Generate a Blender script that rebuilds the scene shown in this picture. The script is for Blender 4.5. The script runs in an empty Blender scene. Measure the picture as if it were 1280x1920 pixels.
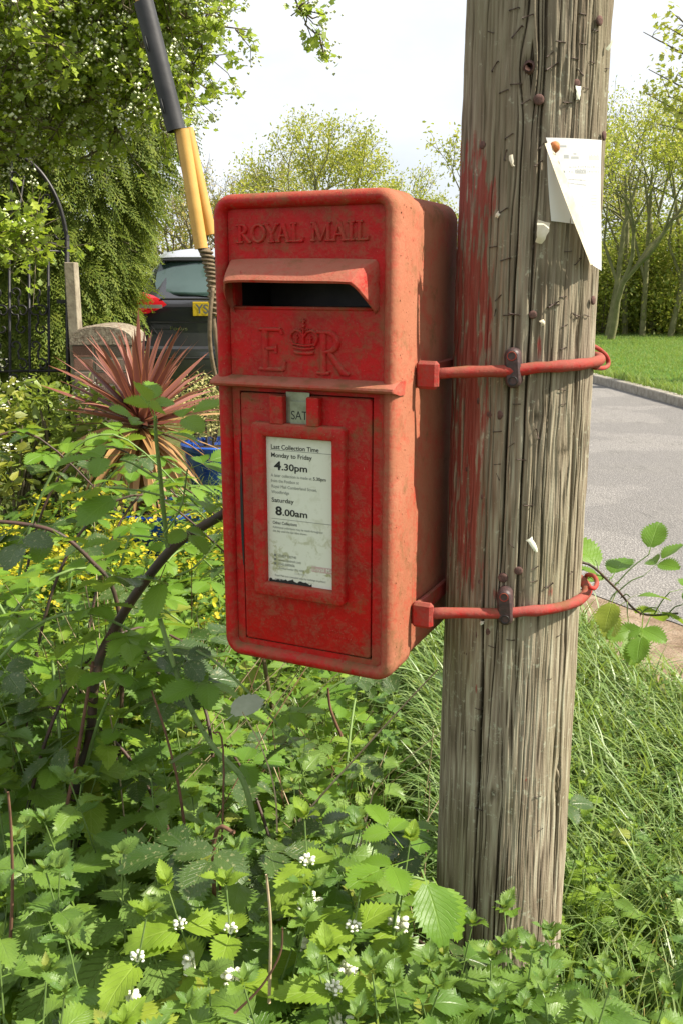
import bpy, math, random
import numpy as np
from mathutils import Vector, Matrix
SC = bpy.context.scene
COL = SC.collection
rnd = random.Random(7)
NR = np.random.default_rng(11)
PI = math.pi

# ------------------------------------------------------------------ camera
CAMZ, FPX, TH = 1.5, 1775.3, 0.23762
cd = bpy.data.cameras.new('camera'); cam = bpy.data.objects.new('camera', cd); COL.objects.link(cam)
cam.location = (0, 0, CAMZ); cam.rotation_euler = (PI/2-TH, 0, 0)
cd.sensor_fit = 'VERTICAL'; cd.sensor_height = 36; cd.lens = FPX/1920*36
cd.clip_start = .05; cd.clip_end = 600
SC.camera = cam
# ------------------------------------------------------------------ sky and sun
SUN_AZ, SUN_EL = math.radians(100), math.radians(46)
w = bpy.data.worlds.new('World'); SC.world = w; w.use_nodes = True
nt = w.node_tree; nt.nodes.clear()
sk = nt.nodes.new('ShaderNodeTexSky'); sk.sky_type = 'NISHITA'; sk.sun_disc = False
sk.sun_elevation = SUN_EL; sk.sun_rotation = SUN_AZ
sk.air_density = 1.0; sk.dust_density = 2.0; sk.ozone_density = 1.0
tc = nt.nodes.new('ShaderNodeTexCoord'); mp = nt.nodes.new('ShaderNodeMapping'); mp.inputs['Scale'].default_value = (1, 1, 2.2)
nz = nt.nodes.new('ShaderNodeTexNoise'); nz.inputs['Scale'].default_value = 2.1; nz.inputs['Detail'].default_value = 7; nz.inputs['Roughness'].default_value = .55
rp = nt.nodes.new('ShaderNodeValToRGB'); rp.color_ramp.elements[0].position = .36; rp.color_ramp.elements[1].position = .60
rp.color_ramp.elements[0].color = (.62, .62, .62, 1); rp.color_ramp.elements[1].color = (.95, .95, .95, 1)
mx = nt.nodes.new('ShaderNodeMix'); mx.data_type = 'RGBA'; mx.inputs[7].default_value = (9.0, 9.3, 9.9, 1)
bg = nt.nodes.new('ShaderNodeBackground'); bg.inputs['Strength'].default_value = .068
wo = nt.nodes.new('ShaderNodeOutputWorld')
L = nt.links.new
L(tc.outputs['Generated'], mp.inputs[0]); L(mp.outputs[0], nz.inputs[0]); L(nz.outputs[0], rp.inputs[0]); L(rp.outputs[0], mx.inputs[0])
L(sk.outputs[0], mx.inputs[6]); L(mx.outputs[2], bg.inputs[0]); L(bg.outputs[0], wo.inputs[0])
sd = bpy.data.lights.new('sun', 'SUN'); sd.energy = 5.0; sd.angle = math.radians(.53); sd.color = (1, .92, .79)
sun = bpy.data.objects.new('sun', sd); COL.objects.link(sun)
S = Vector((math.sin(SUN_AZ)*math.cos(SUN_EL), math.cos(SUN_AZ)*math.cos(SUN_EL), math.sin(SUN_EL)))
sun.rotation_euler = S.to_track_quat('Z', 'Y').to_euler(); sun.location = (6, -3, 8)
vs = SC.view_settings; vs.view_transform = 'Standard'; vs.look = 'None'; vs.exposure = 0.95; vs.gamma = 1; vs.use_curve_mapping = False
SC.cycles.max_bounces = 8; SC.cycles.transparent_max_bounces = 8
SC.cycles.use_denoising = True

# ------------------------------------------------------------------ helpers
def ray(px, py):
    a = (px-640)/FPX; b = (960-py)/FPX
    return np.array([a, math.cos(TH)+b*math.sin(TH), -math.sin(TH)+b*math.cos(TH)])
def at(px, py, Y):
    r = ray(px, py); t = Y/r[1]
    return Vector((r[0]*t, Y, CAMZ+r[2]*t))
def tag(o, label=None, cat=None, group=None, kind=None):
    if label: o['label'] = label
    if cat: o['category'] = cat
    if group: o['group'] = group
    if kind: o['kind'] = kind
    return o
def empty(name, loc=(0, 0, 0), rz=0, label=None, cat=None, group=None):
    o = bpy.data.objects.new(name, None); COL.objects.link(o); o.location = loc; o.rotation_euler = (0, 0, rz); o.empty_display_size = .05
    return tag(o, label, cat, group)
def link(name, me, parent=None, mtx=None):
    o = bpy.data.objects.new(name, me); COL.objects.link(o)
    if parent is not None: o.parent = parent
    if mtx is not None: o.matrix_basis = mtx
    return o
def npmesh(name, v, f, mat=None, uv=None, smooth=True):
    v = np.asarray(v, dtype=np.float32); f = np.asarray(f, dtype=np.int32)
    me = bpy.data.meshes.new(name); k = f.shape[1]
    me.vertices.add(len(v)); me.vertices.foreach_set('co', v.ravel())
    me.loops.add(f.size); me.loops.foreach_set('vertex_index', f.ravel())
    me.polygons.add(len(f)); me.polygons.foreach_set('loop_start', np.arange(0, f.size, k, dtype=np.int32))
    if uv is not None:
        l = me.uv_layers.new(name='UVMap'); l.data.foreach_set('uv', np.asarray(uv, dtype=np.float32)[f.ravel()].ravel())
    me.update(calc_edges=True)
    me.polygons.foreach_set('use_smooth', np.full(len(f), smooth))
    if mat: me.materials.append(mat)
    return me
class MB:
    def __init__(s): s.v = []; s.f = []; s.sm = []
    def add(s, v, f, smooth=False):
        n = len(s.v); s.v += [tuple(p) for p in v]; s.f += [tuple(i+n for i in q) for q in f]; s.sm += [smooth]*len(f)
    def box(s, x0, x1, y0, y1, z0, z1, m=None, b=0):
        if b:
            bb = []
            for (x, y, z) in [(x, y, z) for z in (z0, z1) for y in (y0, y1) for x in (x0, x1)]: bb.append((x, y, z))
            # chamfered box: 24 verts
            cx, cy, cz = (x0+x1)/2, (y0+y1)/2, (z0+z1)/2; V = []; idx = {}
            for i, sx in enumerate((-1, 1)):
                for j, sy in enumerate((-1, 1)):
                    for k, sz in enumerate((-1, 1)):
                        X = (x0, x1)[i]; Y = (y0, y1)[j]; Z = (z0, z1)[k]
                        for ax in range(3):
                            p = [X-sx*b, Y-sy*b, Z-sz*b]; p[ax] = (X, Y, Z)[ax]; idx[(i, j, k, ax)] = len(V); V.append(p)
            F = []
            for ax in range(3):
                for s_ in (0, 1):
                    o_ = [a for a in range(3) if a != ax]; q = []
                    for (a, c) in ((0, 0), (1, 0), (1, 1), (0, 1)):
                        key = [0, 0, 0]; key[ax] = s_; key[o_[0]] = a; key[o_[1]] = c; q.append(idx[(*key, ax)])
                    F.append(q if (s_ == 1) ^ (ax == 1) else q[::-1])
            for ax in range(3):
                o_ = [a for a in range(3) if a != ax]
                for a in (0, 1):
                    for c in (0, 1):
                        k0 = [0, 0, 0]; k1 = [0, 0, 0]; k1[ax] = 1; k0[o_[0]] = k1[o_[0]] = a; k0[o_[1]] = k1[o_[1]] = c
                        F.append([idx[(*k0, o_[0])], idx[(*k1, o_[0])], idx[(*k1, o_[1])], idx[(*k0, o_[1])]])
            for i in (0, 1):
                for j in (0, 1):
                    for k in (0, 1): F.append([idx[(i, j, k, 0)], idx[(i, j, k, 1)], idx[(i, j, k, 2)]])
            v, f = V, F
        else:
            v = [(x0, y0, z0), (x1, y0, z0), (x1, y1, z0), (x0, y1, z0), (x0, y0, z1), (x1, y0, z1), (x1, y1, z1), (x0, y1, z1)]
            f = [(0, 3, 2, 1), (4, 5, 6, 7), (0, 1, 5, 4), (1, 2, 6, 5), (2, 3, 7, 6), (3, 0, 4, 7)]
        if m is not None: v = [m @ Vector(p) for p in v]
        s.add(v, f)
    def tube(s, pts, rad, n=8, cap=True, smooth=True):
        pts = [Vector(p) for p in pts]; N = len(pts)
        if not hasattr(rad, '__len__'): rad = [rad]*N
        V = []; F = []; up = None
        for i, p in enumerate(pts):
            t = (pts[min(i+1, N-1)]-pts[max(i-1, 0)]).normalized()
            if up is None: up = Vector((0, 0, 1)) if abs(t.z) < .9 else Vector((1, 0, 0))
            a = t.cross(up).normalized(); b = a.cross(t).normalized(); up = b
            for k in range(n):
                q = 2*PI*k/n; V.append(p+(a*math.cos(q)+b*math.sin(q))*rad[i])
        for i in range(N-1):
            for k in range(n):
                F.append((i*n+k, i*n+(k+1) % n, (i+1)*n+(k+1) % n, (i+1)*n+k))
        if cap: F.append(tuple(range(n))); F.append(tuple((N-1)*n+k for k in range(n))[::-1])
        s.add(V, F, smooth)
    def loft(s, loops, close=True, cap0=False, cap1=False, smooth=True):
        n = len(loops[0]); V = [p for l in loops for p in l]; F = []
        for i in range(len(loops)-1):
            for k in range(n if close else n-1):
                F.append((i*n+k, i*n+(k+1) % n, (i+1)*n+(k+1) % n, (i+1)*n+k))
        if cap0: F.append(tuple(range(n))[::-1])
        if cap1: F.append(tuple((len(loops)-1)*n+k for k in range(n)))
        s.add(V, F, smooth)
    def ball(s, c, r, nu=8, nv=6, sc=(1, 1, 1), m=None):
        V = []; F = []
        for j in range(nv+1):
            th = PI*j/nv
            for i in range(nu):
                ph = 2*PI*i/nu; p = Vector((math.sin(th)*math.cos(ph)*r*sc[0], math.sin(th)*math.sin(ph)*r*sc[1], math.cos(th)*r*sc[2]))
                V.append((m @ p if m else p)+Vector(c))
        for j in range(nv):
            for i in range(nu): F.append((j*nu+i, (j+1)*nu+i, (j+1)*nu+(i+1) % nu, j*nu+(i+1) % nu))
        s.add(V, F, True)
    def mesh(s, name, mat=None):
        me = bpy.data.meshes.new(name); me.from_pydata(s.v, [], s.f); me.polygons.foreach_set('use_smooth', s.sm)
        me.validate(clean_customdata=False)
        if mat: me.materials.append(mat)
        return me
    def build(s, name, mat, parent=None, fix=True, auto=None, mtx=None):
        me = s.mesh(name, mat)
        if fix:
            import bmesh
            bm = bmesh.new(); bm.from_mesh(me); bmesh.ops.remove_doubles(bm, verts=bm.verts, dist=1e-6)
            bmesh.ops.recalc_face_normals(bm, faces=bm.faces)
            if auto:
                for f_ in bm.faces: f_.smooth = True
                for e in bm.edges:
                    if len(e.link_faces) == 2 and e.calc_face_angle(0) > auto: e.smooth = False
            bm.to_mesh(me); bm.free()
        return link(name, me, parent, mtx)
def smoothpath(pts, k=5):
    pts = [Vector(p) for p in pts]; P = [pts[0]]+pts+[pts[-1]]; out = []
    for i in range(1, len(P)-2):
        for j in range(k):
            t = j/k; a, b, c, d = P[i-1], P[i], P[i+1], P[i+2]
            out.append(.5*((2*b)+(-a+c)*t+(2*a-5*b+4*c-d)*t*t+(-a+3*b-3*c+d)*t**3))
    out.append(pts[-1]); return out
def lerp(a, b, t): return a+(b-a)*t
def sst(a, b, x):
    t = np.clip((x-a)/(b-a), 0, 1); return t*t*(3-2*t)
def vnoise(x, y, seed=0, P=256):
    r = np.random.default_rng(seed).random((P, P)); x = np.asarray(x, float); y = np.asarray(y, float)
    xi = np.floor(x).astype(int); yi = np.floor(y).astype(int); fx = x-xi; fy = y-yi; fx = fx*fx*(3-2*fx); fy = fy*fy*(3-2*fy)
    g = lambda i, j: r[i % P, j % P]
    return (g(xi, yi)*(1-fx)+g(xi+1, yi)*fx)*(1-fy)+(g(xi, yi+1)*(1-fx)+g(xi+1, yi+1)*fx)*fy
def xf(pos, yaw, pitch, roll, sc):
    """stack of 4x4: scale, roll about Y, pitch about X, yaw about Z, move"""
    pos = np.atleast_2d(pos); n = len(pos); f = lambda a: np.broadcast_to(np.asarray(a, float), (n,))
    yaw, pitch, roll, sc = f(yaw), f(pitch), f(roll), f(sc)
    cy, sy, cp, sp, cr, sr = np.cos(yaw), np.sin(yaw), np.cos(pitch), np.sin(pitch), np.cos(roll), np.sin(roll)
    z = np.zeros(n); o = np.ones(n)
    Rz = np.array([[cy, -sy, z], [sy, cy, z], [z, z, o]]).transpose(2, 0, 1)
    Rx = np.array([[o, z, z], [z, cp, -sp], [z, sp, cp]]).transpose(2, 0, 1)
    Ry = np.array([[cr, z, sr], [z, o, z], [-sr, z, cr]]).transpose(2, 0, 1)
    M = np.zeros((n, 4, 4)); M[:, :3, :3] = Rz @ Rx @ Ry*sc[:, None, None]; M[:, :3, 3] = pos; M[:, 3, 3] = 1
    return M
def scatter(pr, M):
    v, f, uv = pr; n = len(M)
    V = np.einsum('nij,kj->nki', M[:, :3, :3], v)+M[:, None, :3, 3]
    F = (f[None]+(np.arange(n)*len(v))[:, None, None])
    return V.reshape(-1, 3), F.reshape(-1, f.shape[1]), np.tile(uv, (n, 1))
def merge(lst):
    V = []; F = []; U = []; o = 0
    for v, f, u in lst: V.append(v); F.append(f+o); U.append(u); o += len(v)
    return np.concatenate(V), np.concatenate(F), np.concatenate(U)
def tube_np(pts, rad, n=5):
    pts = np.asarray([tuple(p) for p in pts], float); N = len(pts); rad = np.broadcast_to(np.asarray(rad, float), (N,))
    T = np.gradient(pts, axis=0); T /= np.linalg.norm(T, axis=1)[:, None]+1e-12
    up = np.where(np.abs(T[:, 2:3]) < .95, np.array([[0, 0, 1.]]), np.array([[1., 0, 0]])) if False else np.tile([[0.13, 0.21, .97]] if abs(T[:, 2]).mean() < .8 else [[.97, .2, .1]], (N, 1))
    A = np.cross(T, up); A /= np.linalg.norm(A, axis=1)[:, None]+1e-12; B = np.cross(A, T)
    q = np.arange(n)*2*PI/n
    V = pts[:, None]+rad[:, None, None]*(A[:, None]*np.cos(q)[None, :, None]+B[:, None]*np.sin(q)[None, :, None])
    F = []
    for i in range(N-1):
        for k in range(n): F.append((i*n+k, i*n+(k+1) % n, (i+1)*n+(k+1) % n, (i+1)*n+k))
    U = np.stack([np.tile(q/(2*PI), N), np.repeat(np.linspace(0, 1, N), n)], 1)
    return V.reshape(-1, 3), np.array(F), U

# ------------------------------------------------------------------ materials
class N:
    def __init__(s, name):
        s.m = bpy.data.materials.new(name); s.m.use_nodes = True; s.t = s.m.node_tree; s.t.nodes.clear()
        s.out = s.t.nodes.new('ShaderNodeOutputMaterial')
    def n(s, t, **k):
        o = s.t.nodes.new('ShaderNode'+t)
        for a, b in k.items():
            if a.startswith('i_'): o.inputs[a[2:].replace('_', ' ')].default_value = b
            else: setattr(o, a, b)
        return o
    def l(s, a, b): s.t.links.new(a, b)
    def noise(s, vec, scale, detail=4, rough=.5, dist=0):
        o = s.n('TexNoise'); o.inputs['Scale'].default_value = scale; o.inputs['Detail'].default_value = detail; o.inputs['Roughness'].default_value = rough; o.inputs['Distortion'].default_value = dist
        if vec is not None: s.l(vec, o.inputs['Vector'])
        return o.outputs[0]
    def ramp(s, fac, stops):
        o = s.n('ValToRGB'); e = o.color_ramp.elements
        while len(e) < len(stops): e.new(.5)
        for q, (p, c) in zip(e, stops): q.position = p; q.color = (*c, 1) if hasattr(c, '__len__') else (c, c, c, 1)
        s.l(fac, o.inputs[0]); return o.outputs[0]
    def math(s, op, a, b=None, clamp=False):
        o = s.n('Math', operation=op); o.use_clamp = clamp
        for i, x in enumerate((a, b)):
            if x is None: continue
            if isinstance(x, (int, float)): o.inputs[i].default_value = x
            else: s.l(x, o.inputs[i])
        return o.outputs[0]
    def mix(s, f, a, b, bt='MIX'):
        o = s.n('Mix', data_type='RGBA', blend_type=bt)
        for i, x in ((0, f), (6, a), (7, b)):
            if isinstance(x, (int, float)): o.inputs[i].default_value = x
            elif isinstance(x, tuple): o.inputs[i].default_value = (*x, 1)
            else: s.l(x, o.inputs[i])
        return o.outputs[2]
    def obj(s, scale=None):
        o = s.n('TexCoord').outputs['Object']
        if scale:
            m = s.n('Mapping'); m.inputs['Scale'].default_value = scale; s.l(o, m.inputs[0]); o = m.outputs[0]
        return o
    def bump(s, h, st=.3, d=.002, nrm=None):
        o = s.n('Bump'); o.inputs['Strength'].default_value = st; o.inputs['Distance'].default_value = d; s.l(h, o.inputs['Height'])
        if nrm is not None: s.l(nrm, o.inputs['Normal'])
        return o.outputs[0]
    def bsdf(s, col, rough=.6, spec=.4, metal=0, nrm=None, coat=0, trans=0, ior=None):
        o = s.n('BsdfPrincipled')
        for k, x in (('Base Color', col), ('Roughness', rough), ('Specular IOR Level', spec), ('Metallic', metal), ('Coat Weight', coat), ('Transmission Weight', trans)):
            if isinstance(x, (int, float)): o.inputs[k].default_value = x
            elif isinstance(x, tuple): o.inputs[k].default_value = (*x, 1)
            else: s.l(x, o.inputs[k])
        if nrm is not None: s.l(nrm, o.inputs['Normal'])
        s.l(o.outputs[0], s.out.inputs[0]); return o
def varmat(name, c1, c2, scale=8, rough=.6, spec=.3, metal=0, bump=.2, bs=60, bd=.002, coat=0):
    n = N(name); v = n.obj(); f = n.ramp(n.noise(v, scale, 6, .6), [(.35, c1), (.65, c2)])
    n.bsdf(f, rough, spec, metal, n.bump(n.noise(v, bs, 4), bump, bd), coat); return n.m
def leafmat(name, c1, c2, vein=(.2, .3, .08), nv=7, slope=.9, trans=.35, rough=.5, spec=.35, per='obj', spots=0, bstr=.5, veinamt=.35, thick=.0015, warm=1, yel=0):
    if warm: c1, c2, vein = [(a*1.30, min(b*1.12, .5), c*.72) for a, b, c in (c1, c2, vein)]
    n = N(name); oi = n.n('ObjectInfo').outputs['Random']; isl = n.n('NewGeometry').outputs['Random Per Island']
    r = oi if per == 'obj' else isl
    if per == 'both': r = n.math('FRACT', n.math('ADD', n.math('MULTIPLY', oi, 3.7), isl))
    uv = n.n('TexCoord').outputs['UV']; sp = n.n('SeparateXYZ'); n.l(uv, sp.inputs[0])
    ax = n.math('ABSOLUTE', n.math('SUBTRACT', sp.outputs[0], .5))
    ph = n.math('SUBTRACT', n.math('MULTIPLY', sp.outputs[1], nv), n.math('MULTIPLY', ax, slope*nv))
    tri = n.math('ABSOLUTE', n.math('SUBTRACT', n.math('FRACT', ph), .5))      # .5 at vein
    vl = n.math('SMOOTH_MAX', n.math('MULTIPLY', n.math('SUBTRACT', tri, .42), 12.), 0.0, True)
    vl = n.math('MINIMUM', n.math('MAXIMUM', n.math('MULTIPLY', n.math('SUBTRACT', tri, .40), 10.), 0.), 1.)
    mid = n.math('MINIMUM', n.math('MAXIMUM', n.math('SUBTRACT', 1.0, n.math('MULTIPLY', ax, 28.)), 0.), 1.)
    vv = n.math('MAXIMUM', vl, mid)
    col = n.mix(r, c1, c2)
    col = n.mix(n.math('MULTIPLY', n.noise(n.n('TexCoord').outputs['Object'], 25, 3), .5), col, tuple(x*.55 for x in c1))
    col = n.mix(n.math('MULTIPLY', vv, veinamt), col, vein)
    if yel:
        col = n.mix(n.ramp(r, [(.965, 0.), (.975, yel*.6)]), col, (.36, .33, .06))
        bn = n.ramp(n.noise(n.n('TexCoord').outputs['Object'], 55, 4, .7), [(.68, 0.), (.72, .7)]); col = n.mix(bn, col, (.20, .13, .05))
    if spots:
        sn = n.ramp(n.noise(n.n('TexCoord').outputs['Object'], 160, 2), [(.60, 0.), (.68, 1.)])
        col = n.mix(n.math('MULTIPLY', sn, spots), col, (.35, .33, .16))
    back = n.n('NewGeometry').outputs['Backfacing']
    colb = n.mix(n.math('MULTIPLY', back, .45), col, (.26, .33, .17))
    fine = n.noise(uv, 30, 2)
    h = n.math('ADD', n.math('MULTIPLY', vv, -1.), n.math('MULTIPLY', fine, .35))
    p = n.bsdf(colb, rough, spec, 0, n.bump(h, bstr, thick))
    t = n.n('BsdfTranslucent'); tcx = n.mix(.55, col, (.44, .56, .04)); n.l(tcx, t.inputs[0])
    m = n.n('MixShader'); m.inputs[0].default_value = trans
    n.l(p.outputs[0], m.inputs[1]); n.l(t.outputs[0], m.inputs[2]); n.l(m.outputs[0], n.out.inputs[0])
    return n.m
def redpaint(sidef=.31, name='weathered_red_paint', add=0., dk=1.):
    n = N(name); v = n.obj(); sp = n.n('SeparateXYZ'); n.l(v, sp.inputs[0])
    nn = n.n('SeparateXYZ'); n.l(n.n('NewGeometry').outputs['Normal'], nn.inputs[0])
    big = n.noise(v, 16, 8, .62, .4); mid = n.noise(v, 48, 7, .68, .3); fine = n.noise(v, 260, 5, .7)
    red = n.mix(n.ramp(big, [(.35, 0.), (.65, 1.)]), (.46, .006, .007), (.29, .009, .008))
    side = n.math('MINIMUM', n.math('MAXIMUM', n.math('MULTIPLY', n.math('SUBTRACT', sp.outputs[0], .112), 22.), 0.), 1.)
    upf = n.math('MAXIMUM', nn.outputs[2], 0.)
    f2 = n.noise(v, 120, 5, .7)
    d = n.math('ADD', n.math('ADD', n.math('MULTIPLY', big, .36), n.math('ADD', n.math('MULTIPLY', mid, .34), n.math('MULTIPLY', f2, .30))), n.math('MULTIPLY', side, sidef))
    d = n.math('ADD', d, n.math('MULTIPLY', upf, .16)); d = n.math('ADD', d, n.math('MULTIPLY', n.math('SUBTRACT', fine, .5), .34))
    d = n.math('ADD', d, add)
    dust = n.ramp(d, [(.475, 0.), (.58, .50), (.72, .95)])
    dcol = n.mix(n.noise(v, 9, 4), (.32*dk, .11*dk*dk, .05*dk*dk), (.46*dk, .215*dk*dk, .13*dk))
    dcol = n.mix(side, n.mix(n.noise(v, 9, 4), (.25, .060, .032), (.32, .115, .065)), dcol) if sidef else dcol  # dust tone set darker on the front, paler on the right side
    col = n.mix(dust, red, dcol)
    moss = n.ramp(n.math('ADD', n.noise(v, 23, 7, .7), n.math('MULTIPLY', upf, .07)), [(.55, 0.), (.70, .7)])
    col = n.mix(moss, col, (.15, .085, .032))
    # bright chips where the top coat has flaked
    chip = n.ramp(n.noise(n.obj((1, 1, .6)), 31, 6, .75, .6), [(.665, 0.), (.69, .8)])
    col = n.mix(chip, col, (.52, .016, .022))
    speck = n.ramp(n.noise(v, 420, 2), [(.70, 0.), (.76, .6)])
    col = n.mix(speck, col, (.40, .24, .15))
    hgt = n.math('ADD', n.math('MULTIPLY', fine, .4), n.math('ADD', mid, n.math('MULTIPLY', chip, .6)))
    n.bsdf(col, n.ramp(dust, [(0, .45), (1, .9)]), .22, 0, n.bump(hgt, .75, .002)); return n.m
M_RED = redpaint(); M_REDR = redpaint(.0, 'weathered_red_rod_paint', .10, .68); M_REDH = redpaint(.0, 'dusty_red_paint', .10, .86)
def woodmat():
    n = N('weathered_pole_wood'); v = n.obj(); g = n.n('Attribute', attribute_name='grain').outputs['Fac']; p = n.n('Attribute', attribute_name='paint').outputs['Fac']
    st = n.noise(n.obj((1, 1, .035)), 210, 5, .7); st2 = n.noise(n.obj((1, 1, .05)), 60, 4, .6, .3); bl = n.noise(n.obj((1, 1, .35)), 9, 5, .6)
    f = n.math('ADD', n.math('MULTIPLY', g, .66), n.math('MULTIPLY', st, .34))
    col = n.ramp(f, [(.22, (.03, .022, .015)), (.38, (.13, .10, .07)), (.54, (.31, .255, .185)), (.70, (.43, .39, .285)), (.85, (.56, .525, .41))])
    col = n.mix(n.ramp(bl, [(.38, 0.), (.68, .55)]), col, (.20, .185, .10))
    col = n.mix(n.ramp(st2, [(.36, .6), (.50, 0.)]), col, (.14, .105, .07))
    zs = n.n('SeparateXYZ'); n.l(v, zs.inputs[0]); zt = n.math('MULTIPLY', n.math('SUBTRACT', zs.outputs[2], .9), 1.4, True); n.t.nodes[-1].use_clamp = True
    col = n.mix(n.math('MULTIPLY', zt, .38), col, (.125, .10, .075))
    lic = n.ramp(n.math('ADD', n.noise(v, 85, 5, .7), n.math('MULTIPLY', n.noise(v, 7, 3), .35)), [(.78, 0.), (.86, .6)])
    col = n.mix(lic, col, (.44, .45, .33))
    pr = n.mix(n.noise(n.obj((1, 1, .3)), 70, 6, .7), (.34, .022, .022), (.16, .05, .035))
    pm = n.ramp(n.math('ADD', p, n.math('MULTIPLY', n.math('SUBTRACT', n.math('MULTIPLY', n.math('ADD', st, n.noise(n.obj((1, 1, .4)), 95, 6, .75)), .5), .5), 1.5)), [(.50, 0.), (.66, .78)])
    col = n.mix(pm, col, pr)
    h = n.math('ADD', st, n.math('MULTIPLY', n.noise(v, 300, 3), .3))
    n.bsdf(col, .88, .15, 0, n.bump(h, .8, .0018)); return n.m
M_WOOD = woodmat()
M_IRON = varmat('black_gate_iron', (.012, .012, .013), (.03, .027, .025), 30, .45, .5, .3)
M_RUST = varmat('rusty_steel', (.11, .035, .02), (.20, .075, .04), 90, .85, .2, .2, .5, 300, .001)
M_STAPLE = varmat('dark_staple_steel', (.05, .035, .03), (.12, .08, .06), 200, .6, .5, .5)
M_NAILR = varmat('rusty_nail_head', (.075, .045, .038), (.15, .085, .07), 220, .9, .15, 0, .6, 500, .001)
M_DKPL = varmat('dark_grey_casting', (.035, .024, .024), (.085, .045, .042), 120, .5, .4, 0, .3, 300)
M_YEL = varmat('yellow_plastic_guard', (.47, .26, .06), (.57, .34, .09), 12, .45, .4, 0, .1, 30)
M_BLK = varmat('black_plastic_guard', (.022, .022, .024), (.04, .04, .042), 14, .55, .35, 0, .15, 80)
M_STRAND = varmat('stay_wire_strand', (.12, .085, .05), (.21, .16, .10), 60, .7, .3, .3, .4, 200)
M_STEEL = varmat('tarnished_steel_tab', (.22, .24, .18), (.36, .39, .31), 40, .38, .5, .7, .1, 200)
M_INK = N('black_print'); M_INK.bsdf((.02, .022, .02), .6, .3); M_INK = M_INK.m
M_INKG = N('grey_print'); M_INKG.bsdf((.17, .18, .16), .6, .3); M_INKG = M_INKG.m
M_INKF = N('faded_print'); M_INKF.bsdf((.42, .43, .42), .6, .3); M_INKF = M_INKF.m
M_PINKP = N('faded_logo_print'); M_PINKP.bsdf((.50, .36, .33), .6, .3); M_PINKP = M_PINKP.m
def papermat():
    n = N('stained_notice_card'); v = n.obj(); a = n.ramp(n.noise(v, 55, 6, .7, .6), [(.53, 0.), (.62, .85)])
    sp = n.n('SeparateXYZ'); n.l(v, sp.inputs[0])
    low = n.math('MULTIPLY', a, n.math('MINIMUM', n.math('MAXIMUM', n.math('MULTIPLY', n.math('SUBTRACT', .27, sp.outputs[2]), 8.), .18), 1.))
    c = n.mix(n.noise(v, 14, 4), (.60, .62, .51), (.70, .72, .62)); c = n.mix(low, c, (.27, .27, .10))
    n.bsdf(c, .35, .4); return n.m
M_CARD = papermat()
def sleeve():
    n = N('white_notice_paper'); v = n.obj(); c = n.mix(n.noise(v, 30, 5), (.80, .80, .78), (.86, .86, .85))
    p = n.bsdf(c, .4, .4, 0, n.bump(n.noise(v, 40, 3), .3, .002)); t = n.n('BsdfTranslucent'); t.inputs[0].default_value = (.8, .8, .74, 1)
    m = n.n('MixShader'); m.inputs[0].default_value = .25; n.l(p.outputs[0], m.inputs[1]); n.l(t.outputs[0], m.inputs[2]); n.l(m.outputs[0], n.out.inputs[0]); return n.m
M_PAPER = sleeve()
M_OLDP = varmat('yellowed_paper_scrap', (.55, .48, .32), (.68, .62, .48), 60, .6, .3)
# leaves
G_DEAD = leafmat('dead_nettle_leaf', (.15, .28, .04), (.21, .36, .055), (.27, .42, .12), 6, .9, .38, .5, .3, yel=.8)
G_NETT = leafmat('stinging_nettle_leaf', (.075, .18, .05), (.15, .28, .06), (.15, .27, .10), 8, 1.0, .33, .38, .5, yel=.8)
G_HORE = leafmat('crinkled_leaf', (.095, .195, .055), (.14, .26, .08), (.25, .38, .17), 6, .8, .3, .6, .25, veinamt=.4, bstr=.8, thick=.003, yel=.8)
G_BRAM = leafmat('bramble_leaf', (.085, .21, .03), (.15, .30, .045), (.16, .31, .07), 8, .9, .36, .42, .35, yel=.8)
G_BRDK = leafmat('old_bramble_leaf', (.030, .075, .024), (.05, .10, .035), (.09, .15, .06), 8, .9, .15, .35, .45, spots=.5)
G_MIX = leafmat('mixed_undergrowth_leaf', (.07, .18, .03), (.17, .32, .055), (.2, .36, .1), 6, .9, .36, .5, .3, per='both', yel=.8)
G_GRASS = leafmat('grass_blade', (.13, .25, .055), (.33, .41, .15), (.2, .35, .1), 1, 0, .32, .40, .45, warm=0, per='isl', veinamt=.05, bstr=0.01)
G_STRAW = leafmat('straw_blade', (.40, .32, .17), (.52, .43, .26), (.5, .4, .25), 1, 0, .2, .6, .2, per='isl', veinamt=0, bstr=0.01)
G_VERGE = leafmat('verge_grass_blade', (.12, .21, .04), (.27, .33, .10), (.2, .35, .1), 1, 0, .35, .5, .2, warm=0, per='isl', veinamt=0, bstr=0.01)
G_HAW = leafmat('hawthorn_leaf', (.20, .34, .04), (.32, .44, .07), (.25, .4, .1), 3, .8, .42, .4, .4, per='isl', veinamt=.15)
G_CON = leafmat('conifer_spray', (.055, .11, .025), (.185, .245, .06), (.2, .3, .1), 1, 0, .22, .6, .2, per='isl', veinamt=0, bstr=.01)
G_OAK = leafmat('spring_tree_leaf', (.30, .36, .07), (.42, .45, .12), (.3, .4, .1), 1, 0, .4, .5, .3, per='isl', veinamt=0, bstr=.01)
G_OAKB = leafmat('budding_tree_leaf', (.25, .24, .10), (.36, .34, .14), (.3, .3, .1), 1, 0, .3, .6, .2, per='isl', veinamt=0, bstr=.01)
G_WOOD = leafmat('woodland_leaf', (.14, .20, .04), (.33, .36, .09), (.2, .3, .1), 1, 0, .36, .5, .3, per='isl', veinamt=0, bstr=.01)
G_SKIM = leafmat('yellowing_shrub_leaf', (.15, .25, .05), (.36, .34, .07), (.4, .4, .1), 4, .8, .3, .4, .4, veinamt=.2)
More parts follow.
